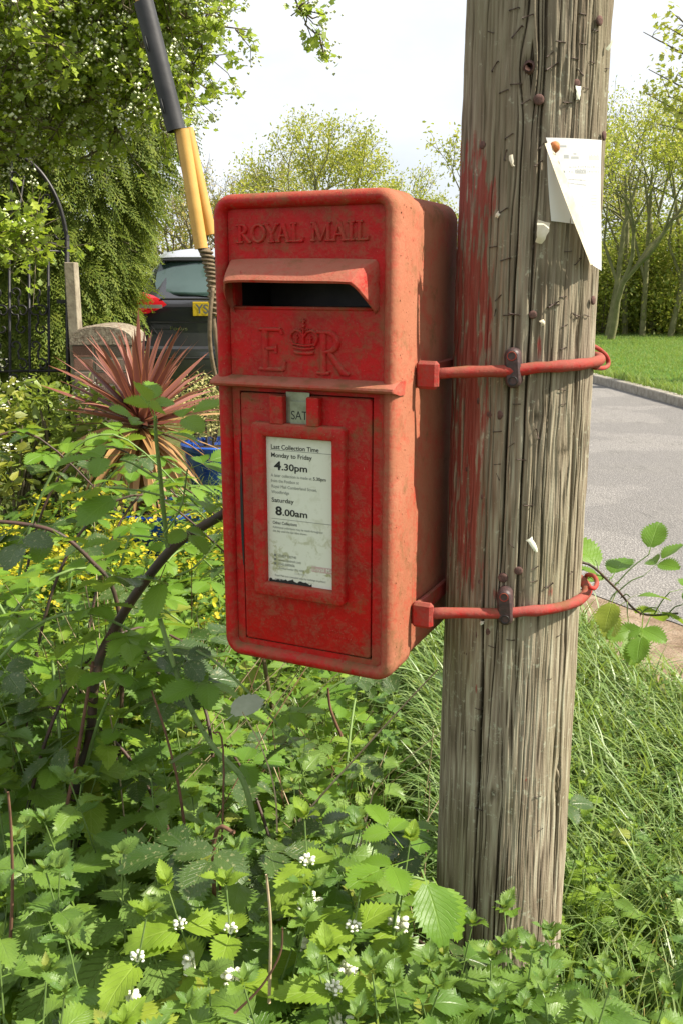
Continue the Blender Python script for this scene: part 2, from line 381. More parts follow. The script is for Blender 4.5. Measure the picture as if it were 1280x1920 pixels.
G_GREY = leafmat('grey_green_shrub_leaf', (.30, .34, .20), (.44, .46, .30), (.4, .4, .3), 1, 0, .2, .6, .2, per='isl', veinamt=0, bstr=.01)
G_SPUR = leafmat('spurge_bract', (.36, .44, .035), (.54, .57, .05), (.4, .5, .1), 1, 0, .35, .5, .2, per='both', veinamt=0, bstr=.01)
def swordmat(name, c1, c2, edge):
    n = N(name); uv = n.n('TexCoord').outputs['UV']; sp = n.n('SeparateXYZ'); n.l(uv, sp.inputs[0])
    ax = n.math('ABSOLUTE', n.math('SUBTRACT', sp.outputs[0], .5)); e = n.ramp(ax, [(.38, 0.), (.47, 1.)])
    oi = n.n('ObjectInfo').outputs['Random']; c = n.mix(oi, c1, c2); m_ = n.n('Mapping'); m_.inputs['Scale'].default_value = (30, .6, 1); n.l(uv, m_.inputs[0])
    c = n.mix(n.math('MULTIPLY', n.noise(m_.outputs[0], 2, 3), .6), c, tuple(x*.5 for x in c1)); c = n.mix(e, c, edge)
    p = n.bsdf(c, .38, .45); t = n.n('BsdfTranslucent'); n.l(c, t.inputs[0]); m = n.n('MixShader'); m.inputs[0].default_value = .22
    n.l(p.outputs[0], m.inputs[1]); n.l(t.outputs[0], m.inputs[2]); n.l(m.outputs[0], n.out.inputs[0]); return n.m
M_SWR = swordmat('red_sword_leaf', (.19, .055, .04), (.40, .18, .14), (.42, .17, .07))
M_SWT = swordmat('tan_sword_leaf', (.42, .24, .095), (.50, .31, .13), (.46, .25, .09))
M_STEM = varmat('green_stem', (.10, .17, .04), (.17, .24, .07), 20, .6, .3)
M_CANE = varmat('dark_bramble_cane', (.045, .04, .025), (.09, .045, .035), 25, .55, .35)
M_CANEG = varmat('green_bramble_cane', (.12, .20, .05), (.17, .25, .07), 25, .55, .35)
M_DRY = varmat('dry_stalk_straw', (.34, .25, .14), (.52, .42, .28), 30, .8, .2)
M_DRYR = varmat('dry_red_brown_stalk', (.10, .055, .035), (.19, .10, .06), 30, .8, .2)
M_BARK = varmat('grey_brown_bark', (.11, .095, .06), (.20, .17, .11), 12, .9, .1, 0, .8, 40, .01)
M_BARKG = varmat('green_tinged_bark', (.13, .13, .06), (.21, .20, .10), 6, .9, .1, 0, .8, 30, .01)
M_WHITEF = N('white_petal'); M_WHITEF.bsdf((.72, .73, .58), .5, .3); M_WHITEF = M_WHITEF.m
M_CREAM = N('cream_blossom'); M_CREAM.bsdf((.70, .74, .50), .5, .3); M_CREAM = M_CREAM.m
M_BRICK = varmat('weathered_brick', (.17, .075, .055), (.30, .19, .14), 22, .9, .15, 0, .8, 90, .006)
M_BRICK2 = varmat('dark_lichen_brick', (.15, .095, .075), (.28, .24, .18), 34, .9, .15, 0, .8, 90, .006)
M_MORT = varmat('lime_mortar', (.30, .26, .20), (.40, .36, .28), 40, .95, .1, 0, .8, 150, .004)
M_CAP = varmat('lichened_cement_cap', (.13, .095, .07), (.32, .28, .21), 45, .95, .1, 0, .8, 120, .005)
M_POST = varmat('grey_timber_post', (.20, .165, .12), (.34, .30, .22), 18, .9, .15, 0, .6, 60, .003)
M_BLUE = varmat('blue_pot_glaze', (.008, .035, .26), (.02, .11, .48), 5, .22, .6, 0, .1, 20, .002, .5)
M_SOILP = varmat('potting_soil', (.03, .02, .014), (.07, .05, .035), 60, 1, .1, 0, 1, 120, .01)

# ------------------------------------------------------------------ terrain and road
def ground_z(x, y):
    return .4*sst(2.5, 6., y)*sst(.5, -.6, x)*(1-sst(14, 22, y))+.0
def gz(x, y): return float(ground_z(np.array(x, float), np.array(y, float)))
NE = [(3.2, .5), (2.3, 2.4), (1.75, 3.55), (1.53, 4.01), (1.36, 4.24), (1.12, 4.75), (.85, 6.), (.62, 8.), (.45, 11), (.3, 15), (-1., 22), (-5, 34), (-14, 50)]
FE = [(7.6, .2), (5.6, 3.5), (4.9, 6.), (4.55, 8.5), (4.2, 11.63), (3.86, 14.63), (3.1, 20), (1.5, 26), (-2., 36), (-11, 52)]
def soilmat():
    n = N('soil_and_moss'); v = n.obj(); c = n.ramp(n.noise(v, 3, 8, .65), [(.35, (.05, .06, .02)), (.55, (.10, .12, .035)), (.7, (.13, .10, .055))])
    n.bsdf(c, 1, .1, 0, n.bump(n.noise(v, 30, 6), .8, .02)); return n.m
def mown():
    n = N('verge_turf'); v = n.obj(); c = n.ramp(n.noise(v, 2.5, 9, .7), [(.3, (.05, .13, .02)), (.6, (.09, .18, .03)), (.75, (.15, .20, .05))])
    n.bsdf(c, 1, .1, 0, n.bump(n.noise(v, 60, 6), .8, .03)); return n.m
def asphalt():
    n = N('worn_asphalt'); v = n.obj(); a = n.noise(v, 110, 3, .8); b = n.noise(v, 1.2, 6, .6)
    vo = n.n('TexVoronoi'); vo.inputs['Scale'].default_value = 95; n.l(v, vo.inputs['Vector'])
    c = n.ramp(n.math('ADD', n.math('MULTIPLY', a, .7), n.math('MULTIPLY', vo.outputs['Distance'], .5)), [(.35, (.075, .072, .07)), (.6, (.185, .175, .165)), (.8, (.33, .31, .29))])
    c = n.mix(n.ramp(b, [(.4, 0.), (.7, .35)]), c, (.25, .235, .21))
    c = n.mix(n.ramp(n.noise(v, .55, 3, .5), [(.47, 0.), (.50, .35)]), c, (.12, .115, .11))
    pe = n.ramp(n.noise(n.obj((1, .25, 1)), 3.2, 8, .7, .8), [(.485, 0.), (.5, .5), (.515, 0.)]); c = n.mix(n.math('MULTIPLY', pe, n.ramp(b, [(.5, 0.), (.6, 1.)])), c, (.05, .05, .045))
    n.bsdf(c, .9, .25, 0, n.bump(vo.outputs['Distance'], .7, .006)); return n.m
def dirt():
    n = N('bare_stony_earth'); v = n.obj(); c = n.ramp(n.noise(v, 7, 9, .75), [(.3, (.12, .075, .045)), (.5, (.29, .215, .15)), (.7, (.42, .34, .26))])
    n.bsdf(c, 1, .1, 0, n.bump(n.noise(v, 45, 8, .7), .9, .02)); return n.m
M_SOIL, M_TURF, M_ASPH, M_DIRT = soilmat(), mown(), asphalt(), dirt()
M_KERB = varmat('concrete_kerb', (.27, .24, .20), (.40, .37, .31), 14, .95, .1, 0, .6, 90, .006)
xs = np.concatenate([np.linspace(-250, -12, 14), np.linspace(-11, 11, 67), np.linspace(12, 250, 14)]); ys = np.concatenate([np.linspace(-150, -3, 8), np.linspace(-2, 30, 97), np.linspace(32, 400, 16)])
GX, GY = np.meshgrid(xs, ys); nx = len(xs)
GZ = ground_z(GX, GY)+(vnoise(GX*1.7+50, GY*1.7+50, 3)-.5)*.03*(np.abs(GX) < 12)*(GX < .4)
F = np.array([(j*nx+i, j*nx+i+1, (j+1)*nx+i+1, (j+1)*nx+i) for j in range(len(ys)-1) for i in range(nx-1)])
tag(link('ground', npmesh('ground', np.stack([GX, GY, GZ-.012], -1).reshape(-1, 3), F, M_SOIL)), kind='structure')
def ribbon(name, A, B, z, mat, k=6, zf=None):
    A = smoothpath([(x, y, 0) for x, y in A], k); B = smoothpath([(x, y, 0) for x, y in B], k); n = min(len(A), len(B))
    ia = [A[round(i*(len(A)-1)/(n-1))] for i in range(n)]; ib = [B[round(i*(len(B)-1)/(n-1))] for i in range(n)]
    m = MB(); m.loft([[(p.x, p.y, z), (q.x, q.y, z)] for p, q in zip(ia, ib)], close=False, smooth=False)
    return tag(m.build(name, mat), kind='structure')
ribbon('road', NE, FE, .006, M_ASPH)
ribbon('bare_earth', [(3.0, .3), (1.72, 2.3), (1.20, 3.2), (1.03, 3.85), (.95, 4.6), (.75, 6.)], [(3.4, .6), (2.5, 2.5), (1.92, 3.6), (1.66, 4.08), (1.46, 4.4), (1.0, 6.2)], .002, M_DIRT)
FV = [(p[0]+.16, p[1]) for p in FE]
ribbon('verge', FV, [(60, -3), (60, 3), (60, 6), (60, 9), (60, 12), (60, 15), (60, 24), (60, 40), (60, 60), (60, 90)], .115, M_TURF)
# kerb stones, one object each along the far side
kp = smoothpath([(x, y, 0) for x, y in FE[3:8]], 24); kroot = tag(empty('kerb', (0, 0, 0)), kind='structure')
seg = 0; last = kp[0]; i0 = 0; L_ = .91; ki = 0
d_acc = 0; pts_k = [kp[0]]
for a, b in zip(kp[:-1], kp[1:]):
    d = (b-a).length
    while d_acc+d >= L_:
        t = (L_-d_acc)/d; p = a.lerp(b, t); pts_k.append(p); a = p; d = (b-a).length; d_acc = 0
    d_acc += d
for a, b in zip(pts_k[:-1], pts_k[1:]):
    dr = (b-a).normalized(); ang = math.atan2(dr.y, dr.x); m = MB(); ln = (b-a).length
    m.box(.004, ln-.004, -.16, 0, -.02, .122+rnd.uniform(-.003, .003), None, .012)
    m.build('kerb_stone', M_KERB, kroot, mtx=Matrix.Translation((a.x, a.y, 0)) @ Matrix.Rotation(ang, 4, 'Z'))

# ------------------------------------------------------------------ the post box
YAW = .44047
U = Vector((math.cos(YAW), -math.sin(YAW), 0)); D = Vector((math.sin(YAW), math.cos(YAW), 0))
BC = Vector((.0733, 1.294, .923))-U*.1444
pb = empty('post_box', BC, -YAW, 'weathered red cast iron post box with an ER crown cipher strapped to the wooden pole', 'post box')
def rr(x0, x1, z0, z1, r, d, n=6):
    o = []
    for cx, cz, a0 in ((x1-r, z0+r, -90), (x1-r, z1-r, 0), (x0+r, z1-r, 90), (x0+r, z0+r, 180)):
        for k in range(n+1):
            a = math.radians(a0+90*k/n); o.append((cx+r*math.cos(a), d, cz+r*math.sin(a)))
    return o
HW, HH, RC = .1444, .70, .030
def prof(pr, x0=-HW, x1=HW, z0=0, z1=HH, r=RC, n=6):
    return [rr(x0+i, x1-i, z0+i, z1-i, max(r-i, .0015), d, n) for i, d in pr]
bx = MB(); bx.loft(prof([(.012, .270), (.004, .267), (.0, .256), (.0, .155), (.0, .078), (.004, .0745)], x0=-HW+.004, x1=HW-.004, z0=.004, z1=HH-.004), cap0=True)
bx.build('rear_shell', M_RED, pb, auto=.6)
cs = MB(); cs.loft(prof([(.006, .081), (.001, .079), (0, .075), (0, .05), (0, .020), (.0006, .013), (.0025, .0065), (.006, .002), (.0105, 0), (.0145, .0006), (.018, .003), (.0205, .007), (.0215, .0115), (.0225, .020)]))
cs.build('front_casting', M_RED, pb, auto=.9)
# front panels
fp = MB(); X0, X1 = -.1218, .1218
for (a, b, z0, z1) in ((X0, X1, .603, .6784), (X0, -.113, .5425, .603), (.109, X1, .5425, .603), (X0, X1, .4212, .5425), (X0, -.1092, .0303, .4212), (.1072, X1, .0303, .4212), (X0, X1, .0216, .0303)):
    fp.box(a, b, .012, .032, z0, z1)
fp.build('front_panel', M_RED, pb, fix=False)
bk = MB(); bk.box(X0, X1, .0335, .040, .0216, .4212); bk.build('inner_plate', M_RED, pb)
mc = MB()
for b_ in ((-.113, .109, .033, .12, .539, .5424), (-.113, .109, .033, .12, .6031, .607), (-.117, -.1131, .033, .12, .539, .607), (.1091, .113, .033, .12, .539, .607), (-.117, .113, .1201, .124, .539, .607)): mc.box(*b_)
mc.build('letter_slot', M_IRON, pb)
# ridge under the slot
rg = MB(); rg.tube([(-.116, .0125, .5415), (.112, .0125, .5415)], .0028, 8); rg.build('slot_ridge', M_RED, pb)
# hood
def hoodpaths():
    top = []; lip = []; Nn = 44
    for i in range(Nn+1):
        t = i/Nn
        # root path on the face: up the left side, along, down the right
        P = [(-.1165, .541), (-.1185, .580), (-.119, .604), (-.105, .610), (0, .610), (.095, .608), (.112, .604), (.1145, .580), (.1145, .541)]
        Lp = [(-.1155, .540, .008), (-.1145, .558, -.012), (-.108, .5745, -.026), (-.094, .5815, -.031), (0, .581, -.031), (.080, .5795, -.031), (.094, .576, -.027), (.104, .560, -.012), (.1125, .540, .008)]
        u = t*8; k = min(int(u), 7); f = u-k
        def cr(Q, j):
            a, b, c, d = (Q[max(0, min(8, k+o))][j] for o in (-1, 0, 1, 2)); return .5*(2*b+(c-a)*f+(2*a-5*b+4*c-d)*f*f+(3*b-a-3*c+d)*f**3)
        top.append((cr(P, 0), .0115, cr(P, 1)))
        lip.append(tuple(cr(Lp, j) for j in (0, 2, 1)))
    return top, lip
tp, lp = hoodpaths(); hd = MB(); loops = []
for (x, d, z), (a, b, c) in zip(tp, lp):
    mid1 = (lerp(x, a, .45)+0, lerp(d, b, .40), lerp(z, c, .30)); mid2 = (lerp(x, a, .8), lerp(d, b, .78), lerp(z, c, .66))
    nrm = Vector((x-a, 0, z-c+.001)); nrm = nrm.normalized() if nrm.length > 1e-4 else Vector((0, 0, 1))
    bot = (a-nrm.x*.0045, b+.001, c-nrm.z*.0045); under = (x-nrm.x*.0085, .0118, z-nrm.z*.0085)
    loops.append([(x, d, z), mid1, mid2, (a, b, c), (a-nrm.x*.0012, b-.0012, c-nrm.z*.0012), bot, (lerp(bot[0], under[0], .5), lerp(bot[1], under[1], .5), lerp(bot[2], under[2], .45)), under])
hd.loft(loops, close=True, cap0=True, cap1=True); hd.build('hood', M_REDH, pb, auto=1.25)
# ledge between slot panel and door
lg = MB(); loops = []
for x, e in ((-.1462, .002), (-.1450, .0), (-.1405, 0), (-.10, 0), (0, 0), (.10, 0), (.1395, 0), (.1450, 0), (.1465, .002)):
    q = [(.030, .4455), (.012, .4445), (-.004, .4405), (-.0125, .4365), (-.0135, .4335), (-.0115, .4305), (.0, .4285), (.012, .4255), (.030, .425)]
    loops.append([(x, d+(e if d < 0 else 0), z) for d, z in q])
lg.loft(loops, cap0=True, cap1=True); lg.build('ledge', M_REDH, pb, auto=.7)
# door, frame and notice
dr = MB(); dr.loft(prof([(0, .0325), (0, .0125), (.0004, .0110), (.0016, .0102), (.0022, .0100)], -.1072, .1052, .0322, .4192, .004, 2), cap1=True)
door = dr.build('door', M_RED, pb, auto=.6)
lkm = MB(); lkm.loft(prof([(0, .0105), (0, -.001), (.0012, -.0035), (.003, -.0045), (.018, -.0042), (.0195, -.0035), (.0208, -.001), (.0208, .0098)], -.083, .069, .1115, .378, .008, 4))
lkm.build('notice_frame', M_RED, door, auto=.7)
for a, b in ((-.0505, -.0288), (.0095, .0292)):
    m = MB(); m.box(a, b, -.0048, .0098, .3765, .4185, None, .0016); m.build('tab_guide', M_RED, door)
tb = MB(); tb.box(-.0285, .0092, .0075, .0095, .3785, .4235); tb.build('tab_slot', M_STEEL, door)
tb = MB(); tb.box(-.0205, .0088, .0045, .0070, .3780, .4105); tab = tb.build('collection_tab', M_STEEL, door)
cd_ = MB(); cd_.box(-.0622, .0482, .0060, .0085, .1325, .3570); card = cd_.build('collection_notice', M_CARD, door)
# black peeling edge along the bottom of the notice
ed = MB(); x = -.0610; prev = .0032
while x < .010:
    wd = rnd.uniform(.0015, .004); h = max(.0012, .0062-.045*abs(x+.024))*rnd.uniform(.5, 1.3); ed.add([(x, .0056, .1324), (x+wd, .0056, .1324), (x+wd, .0056, .1324+h), (x, .0056, .1324+prev)], [(0, 1, 2, 3)]); x += wd; prev = h
ed.build('peeled_edge', M_INK, card, fix=False)
# flaked black patch beside the door
fk = MB(); P = [(-.1098, .345, .0016), (-.1095, .330, .0022), (-.1100, .305, .0008), (-.1098, .270, .0030), (-.1093, .230, .0036), (-.1093, .190, .0030), (-.1094, .150, .0010)]
fk.loft([[(x-w_, .0116, z), (x+w_*.4, .0116, z)] for x, z, w_ in P], close=False); fk.build('flaked_patch', M_INK, pb, fix=False)
def text(s, x, z, h, mat, parent, d, width=None, serif=False, bold=0.0, name='lettering'):
    c = bpy.data.curves.new('t', 'FONT'); c.body = s; c.size = 1; c.offset = bold
    o = bpy.data.objects.new('t', c); COL.objects.link(o)
    bpy.context.view_layer.update()
    me = bpy.data.meshes.new_from_object(o.evaluated_get(bpy.context.evaluated_depsgraph_get())); bpy.data.objects.remove(o); me.name = name
    co = np.array([v.co[:] for v in me.vertices]); ext = co[:, 0].max()
    sy = h/.70; sx = (width/ext) if width else sy*.8
    out = np.stack([x+co[:, 0]*sx, np.full(len(co), d), z+co[:, 1]*sy], 1).astype(np.float32)
    me.vertices.foreach_set('co', out.ravel()); me.materials.clear(); me.materials.append(mat); me.update()
    return link(name, me, parent)
CD = .0056
text('Last Collection Time', -.0545, .3385, .0066, M_INK, card, CD, .079, bold=.012)
text('Monday to Friday', -.0545, .3262, .0066, M_INK, card, CD, .068, bold=.012)
text('4', -.0490, .3075, .0125, M_INK, card, CD, .0115, bold=.03)
text('.30pm', -.0372, .3075, .0098, M_INK, card, CD, .043, bold=.02)
text('A later collection is made at', -.0550, .2965, .0046, M_INKG, card, CD, .068)
text('5.30pm', .0150, .2965, .0048, M_INK, card, CD, .021, bold=.012)
text('from the Postbox at', -.0550, .2883, .0046, M_INKG, card, CD, .047)
text('Royal Mail Cumberland Street,', -.0545, .2798, .0046, M_INKG, card, CD, .076)
text('Woodbridge', -.0545, .2712, .0046, M_INKG, card, CD, .030)
text('Saturday', -.0545, .2580, .0066, M_INK, card, CD, .0375, bold=.012)
text('8', -.0482, .2385, .0130, M_INK, card, CD, .0110, bold=.03)
text('.00am', -.0367, .2385, .0098, M_INK, card, CD, .042, bold=.02)
text('Other Collections', -.0532, .2240, .0046, M_INK, card, CD, .041, bold=.008)
text('Additional collections may be made throughout', -.0532, .2175, .0034, M_INKG, card, CD, .084)
text('the day until the last time shown.', -.0532, .2118, .0034, M_INKG, card, CD, .058)
text('03457 740740', -.0440, .1730, .0040, M_INKG, card, CD, .030)
text('www.royalmail.com', -.0445, .1665, .0038, M_INKG, card, CD, .038)
text('0345 6000606', -.0448, .1600, .0040, M_INKG, card, CD, .028)
text('Postbox number IP12 4203', -.0440, .1540, .0032, M_INKG, card, CD, .042)
text('12/10/2015', -.0180, .1485, .0026, M_INKF, card, CD, .020)
text('Royal Mail uses concealed security markings to protect', -.0510, .1420, .0033, M_INKG, card, CD, .086)
text('postboxes', -.0510, .1362, .0030, M_INKG, card, CD, .016)
for z_ in (.3366, .2320):
    m = MB(); m.add([(-.0550, CD, z_), (.0450, CD, z_), (.0450, CD, z_+.0006), (-.0550, CD, z_+.0006)], [(0, 1, 2, 3)]); m.build('rule_line', M_INKG, card, fix=False)
m = MB(); m.add([(.0120, CD, .1570), (.0470, CD, .1570), (.0470, CD, .1655), (.0120, CD, .1655)], [(0, 1, 2, 3)]); lb = m.build('logo_panel', M_PINKP, card, fix=False)
text('Royal Ma', .0132, .1588, .0058, M_CARD, lb, CD-.0003, .033, bold=.01)
for z_ in (.1735, .1670, .1602):
    m = MB(); m.add([(-.0520, CD, z_), (-.0480, CD, z_), (-.0484, CD, z_+.0022), (-.0474, CD, z_+.0034), (-.0526, CD, z_+.0034), (-.0516, CD, z_+.0022)], [(0, 1, 2, 3, 4, 5)]); m.build('print_symbol', M_INKG, card, fix=False)
# embossed lettering: ribbons with sloping flanks
class Emb:
    def __init__(s, d0, h): s.m = MB(); s.d0 = d0; s.h = h; s.k = 0
    def rib(s, pts, w, b=.0009):
        s.k += 1; h = s.h*(1+.012*(s.k % 7)); n = len(pts)
        if not hasattr(w, '__len__'): w = [w]*n
        loops = []
        for i, (x, z) in enumerate(pts):
            a = pts[max(i-1, 0)]; c = pts[min(i+1, n-1)]; tx, tz = c[0]-a[0], c[1]-a[1]; l = math.hypot(tx, tz) or 1; nx_, nz_ = -tz/l, tx/l; r = w[i]/2
            loops.append([(x-nx_*(r+b), s.d0+.0006, z-nz_*(r+b)), (x-nx_*r, s.d0-h*.75, z-nz_*r), (x-nx_*r*.55, s.d0-h, z-nz_*r*.55), (x+nx_*r*.55, s.d0-h, z+nz_*r*.55), (x+nx_*r, s.d0-h*.75, z+nz_*r), (x+nx_*(r+b), s.d0+.0006, z+nz_*(r+b))])
        s.m.loft(loops, close=True, cap0=True, cap1=True)
def arc(cx, cz, rx, rz, a0, a1, n=12): return [(cx+rx*math.cos(math.radians(lerp(a0, a1, i/n))), cz+rz*math.sin(math.radians(lerp(a0, a1, i/n)))) for i in range(n+1)]
def glyph(ch, x, z, w_, h, par, name, depth, t=.17, thin=.07):
    e = Emb(.012, depth); T = t*h*.95; TT = thin*h
    q = lambda a, b: (x+a*w_, z+b*h)
    def ser(a, b, half): e.rib([(x+a*w_-half, z+b*h), (x+a*w_+half, z+b*h)], TT*.9)
    s0 = TT*.45/h
    if ch == 'I': e.rib([q(.5, 0), q(.5, 1)], T); ser(.5, s0, T*1.1); ser(.5, 1-s0, T*1.1)
    if ch in 'LE':
        e.rib([q(.25, 0), q(.25, 1)], T); ser(.25, s0, T*1.1); ser(.25, 1-s0, T*1.0)
        e.rib([q(.25, s0), q(.95, s0)], TT*1.1); e.rib([q(.93, s0), q(1.02, .24)], [TT*1.5, TT*.7])
    if ch == 'E':
        e.rib([q(.25, 1-s0), q(.86, 1-s0)], TT*1.1); e.rib([q(.84, 1-s0), q(.90, .86)], [TT*1.4, TT*.6])
        e.rib([q(.25, .52), q(.66, .52)], TT*1.0); e.rib([q(.66, .62), q(.66, .42)], [TT*.7, TT*.9])
    if ch == 'R':
        e.rib([q(.22, 0), q(.22, 1)], T); ser(.22, s0, T*1.1); ser(.18, 1-s0, T*.9)
        a = arc(x+.34*w_, z+.745*h, .33*w_, .225*h, 88, -88); e.rib([q(.22, .97)]+a+[q(.22, .52)], [TT*1.1]+[lerp(TT, T, math.sin(PI*i/12)) for i in range(13)]+[TT])
        e.rib([q(.42, .50), q(.62, .30), q(.86, .06), q(1.08, .02)], [TT*1.3, T*.95, T, TT*.7])
    if ch == 'O':
        a = arc(x+.5*w_, z+.5*h, .43*w_, .45*h, 0, 360, 28); e.rib(a, [lerp(TT*1.1, T, abs(math.cos(2*PI*i/28))**1.3) for i in range(29)])
    if ch == 'A':
        e.rib([q(.14, 0), q(.48, 1)], TT*1.2); e.rib([q(.46, 1), q(.84, 0)], T); e.rib([q(.26, .34), q(.72, .34)], TT); ser(.12, s0, T*.75); ser(.86, s0, T*.85)
    if ch == 'Y':
        e.rib([q(.1, 1), q(.52, .45)], T); e.rib([q(.92, 1), q(.54, .45)], TT*1.2); e.rib([q(.52, .48), q(.52, 0)], T); ser(.52, s0, T*1.0); ser(.12, 1-s0, T*.9); ser(.90, 1-s0, T*.7)
    if ch == 'M':
        e.rib([q(.10, 0), q(.13, 1)], TT*1.2); e.rib([q(.14, 1), q(.48, .05)], T); e.rib([q(.49, .05), q(.85, 1)], TT*1.1); e.rib([q(.86, 0), q(.86, 1)], T); ser(.09, s0, T*.7); ser(.86, s0, T*.95); ser(.10, 1-s0, T*.7); ser(.90, 1-s0, T*.7)
    return e.m.build(name, M_RED, par, auto=.9)
lt = empty('raised_lettering', (0, 0, 0)); lt.parent = pb
for ch, x, w_ in (('R', -.1065, .022), ('O', -.0835, .0235), ('Y', -.0615, .0225), ('A', -.0425, .0225), ('L', -.0195, .0195), ('M', .0125, .030), ('A', .0435, .023), ('I', .0665, .012), ('L', .0805, .0175)):
    glyph(ch, x, .6322+x*.004, w_, .0255, lt, 'letter', .0032, .20, .10)
cp = empty('royal_cipher', (0, 0, 0)); cp.parent = pb
glyph('E', -.0745, .4525, .043, .0610, cp, 'letter', .0035, .155, .075)
glyph('R', .0195, .4500, .047, .0610, cp, 'letter', .0035, .155, .075)
cr = Emb(.012, .0034)
cr.rib([(-.0165, .4805), (-.008, .479), (0, .4786), (.008, .479), (.0150, .4800)], .0042)
cr.rib([(-.0175, .4875), (-.008, .4858), (0, .4852), (.008, .4856), (.0165, .487)], .0026)
cr.rib([(-.0185, .4925), (-.008, .4906), (0, .490), (.008, .4904), (.0175, .4920)], .0022)
cr.rib([(-.0175, .4905), (-.0218, .499), (-.0205, .507), (-.0135, .5115), (-.006, .5095), (-.0008, .503)], .0030)
cr.rib([(.0165, .4900), (.0208, .4985), (.0195, .5065), (.0125, .511), (.005, .509), (.0002, .503)], .0030)
cr.rib([(-.0008, .492), (-.0008, .514)], .0026)
cr.rib([(-.0118, .4935), (-.0118, .5045)], .0022); cr.rib([(.0102, .4932), (.0102, .504)], .0022)
cr.rib([(-.0145, .5005), (-.0090, .5005)], .002); cr.rib([(.0075, .500), (.013, .500)], .002)
cr.m.ball((-.0008, .0108, .5175), .0032); cr.rib([(-.0008, .519), (-.0008, .5275)], .0026); cr.rib([(-.0042, .5242), (.0026, .5242)], .0024)
for i in range(9):
    t = i/8
    for sgn in (-1, 1):
        a = math.radians(lerp(-28, 115, t)); cr.m.ball((-.0008+sgn*(.0085+.0125*math.cos(a)), .0105, .5005+.0125*math.sin(a)), .00135, 6, 4)
for i in range(7): cr.m.ball((lerp(-.0145, .0135, i/6), .0095, .4886), .0011, 6, 4)
cr.m.build('crown', M_RED, cp, auto=.9)
# worn maker's marks cast into the door
mk = MB()
for zz, x0, x1 in ((.4080, -.092, -.074), (.3960, -.103, -.066), (.0660, .040, .075), (.0570, .036, .078)):
    x = x0
    while x < x1: mk.ball((x, .0102, zz+rnd.uniform(-.001, .001)), .0015, 6, 4, (rnd.uniform(.5, 1.3), .6, rnd.uniform(.8, 1.8))); x += .0042
mk.build('worn_casting_marks', M_RED, door)['kind'] = 'stuff'
# paint blisters and rust lumps over the casting
bl = MB()
for _ in range(230):
    z = rnd.uniform(.02, .68)
    if rnd.random() < .55: c = (HW, rnd.uniform(.012, .072), z); sc_ = (.35, 1, rnd.uniform(.8, 1.9))
    elif rnd.random() < .4: c = (HW-.004, rnd.uniform(.085, .23), z); sc_ = (.35, 1, 1.3)
    else: c = (rnd.uniform(-.118, .118), .0122, rnd.choice([rnd.uniform(.45, .535), rnd.uniform(.612, .672)])); sc_ = (1, .35, rnd.uniform(.7, 1.4))
    bl.ball(c, rnd.uniform(.0006, .0016), 6, 4, sc_)
bl.build('paint_blisters', M_RED, pb)['kind'] = 'stuff'

text('SAT', -.0195, .3845, .0125, M_INK, tab, .0043, .027, name='lettering')
for i, (x, z_, w_) in enumerate(((-.0195, .3845, .0), )): pass

# ------------------------------------------------------------------ pole
PX, PY = .2787, 1.47
def PR(z): return .1124-.0059*z
def pole_hit(px, py, off=0.):
    r = ray(px, py); z = 1.0
    for _ in range(4):
        R = PR(z)+off; a = r[0]**2+r[1]**2; b = -2*(r[0]*PX+r[1]*PY); c = PX**2+PY**2-R*R; disc = b*b-4*a*c
        t = (-b-math.sqrt(max(disc, 0)))/(2*a); z = CAMZ+r[2]*t
    p = Vector((r[0]*t, r[1]*t, z)); n = Vector((p.x-PX, p.y-PY, 0)).normalized(); return p, n
NA, NZ = 960, 330; zz = np.linspace(-.1, 2.75, NZ); aa = np.arange(NA)/NA*2*PI
A, Z = np.meshgrid(aa, zz)
knots = []
for kx, ky, ks in ((990, 125, 1.), (926, 1490, .8), (1044, 1465, .7), (980, 1757, .9), (1054, 845, .7), (905, 560, .5), (1005, 780, .6)):
    p, n_ = pole_hit(kx, ky); knots.append((math.atan2(n_.y, n_.x) % (2*PI), p.z, ks))
for _ in range(9): knots.append((rnd.uniform(.2, 2.8), rnd.uniform(.2, 2.5), rnd.uniform(.5, 1)))
arcl = A*.106; warp = (vnoise(A*3+9, Z*1.1, 5)-.5)*.008+(vnoise(A*14, Z*5, 6)-.5)*.0040+(vnoise(A*40, Z*16, 7)-.5)*.0010; kn = np.zeros_like(A)
for ka, kz, ks in knots:
    da = ((A-ka+PI) % (2*PI)-PI)*.106; dz = Z-kz; rr_ = np.sqrt((da/1.0)**2+(dz/2.6)**2); s = .018*ks
    warp += np.sign(da+1e-9)*-.010*ks*np.exp(-(rr_/s)**2)*np.minimum(np.abs(da)/.004, 1)
    kn += ks*np.exp(-((da**2+(dz/1.25)**2)/(.0085*ks)**2))
sarc = arcl+warp
g = np.random.default_rng(21).random((40, 2048))
def grain1(fr, zf, off):
    u = sarc*fr+200; v = Z*zf+off; ui = np.floor(u).astype(int); vi = np.floor(v).astype(int); fu = u-ui; fv = v-vi; fv = fv*fv*(3-2*fv)
    q = lambda i, j: g[j % 40, i % 2048]
    return (q(ui, vi)*(1-fu)+q(ui+1, vi)*fu)*(1-fv)+(q(ui, vi+1)*(1-fu)+q(ui+1, vi+1)*fu)*fv
gr = .5*grain1(420, 9, 0)+.45*grain1(900, 22, 11)+.06*grain1(160, 1.4, 23); gr /= 1.01
disp = (gr-.5)*.0034+(vnoise(A*2.2+3, Z*.9, 8)-.5)*.006
crk = np.zeros_like(A); cr_r = np.random.default_rng(5)
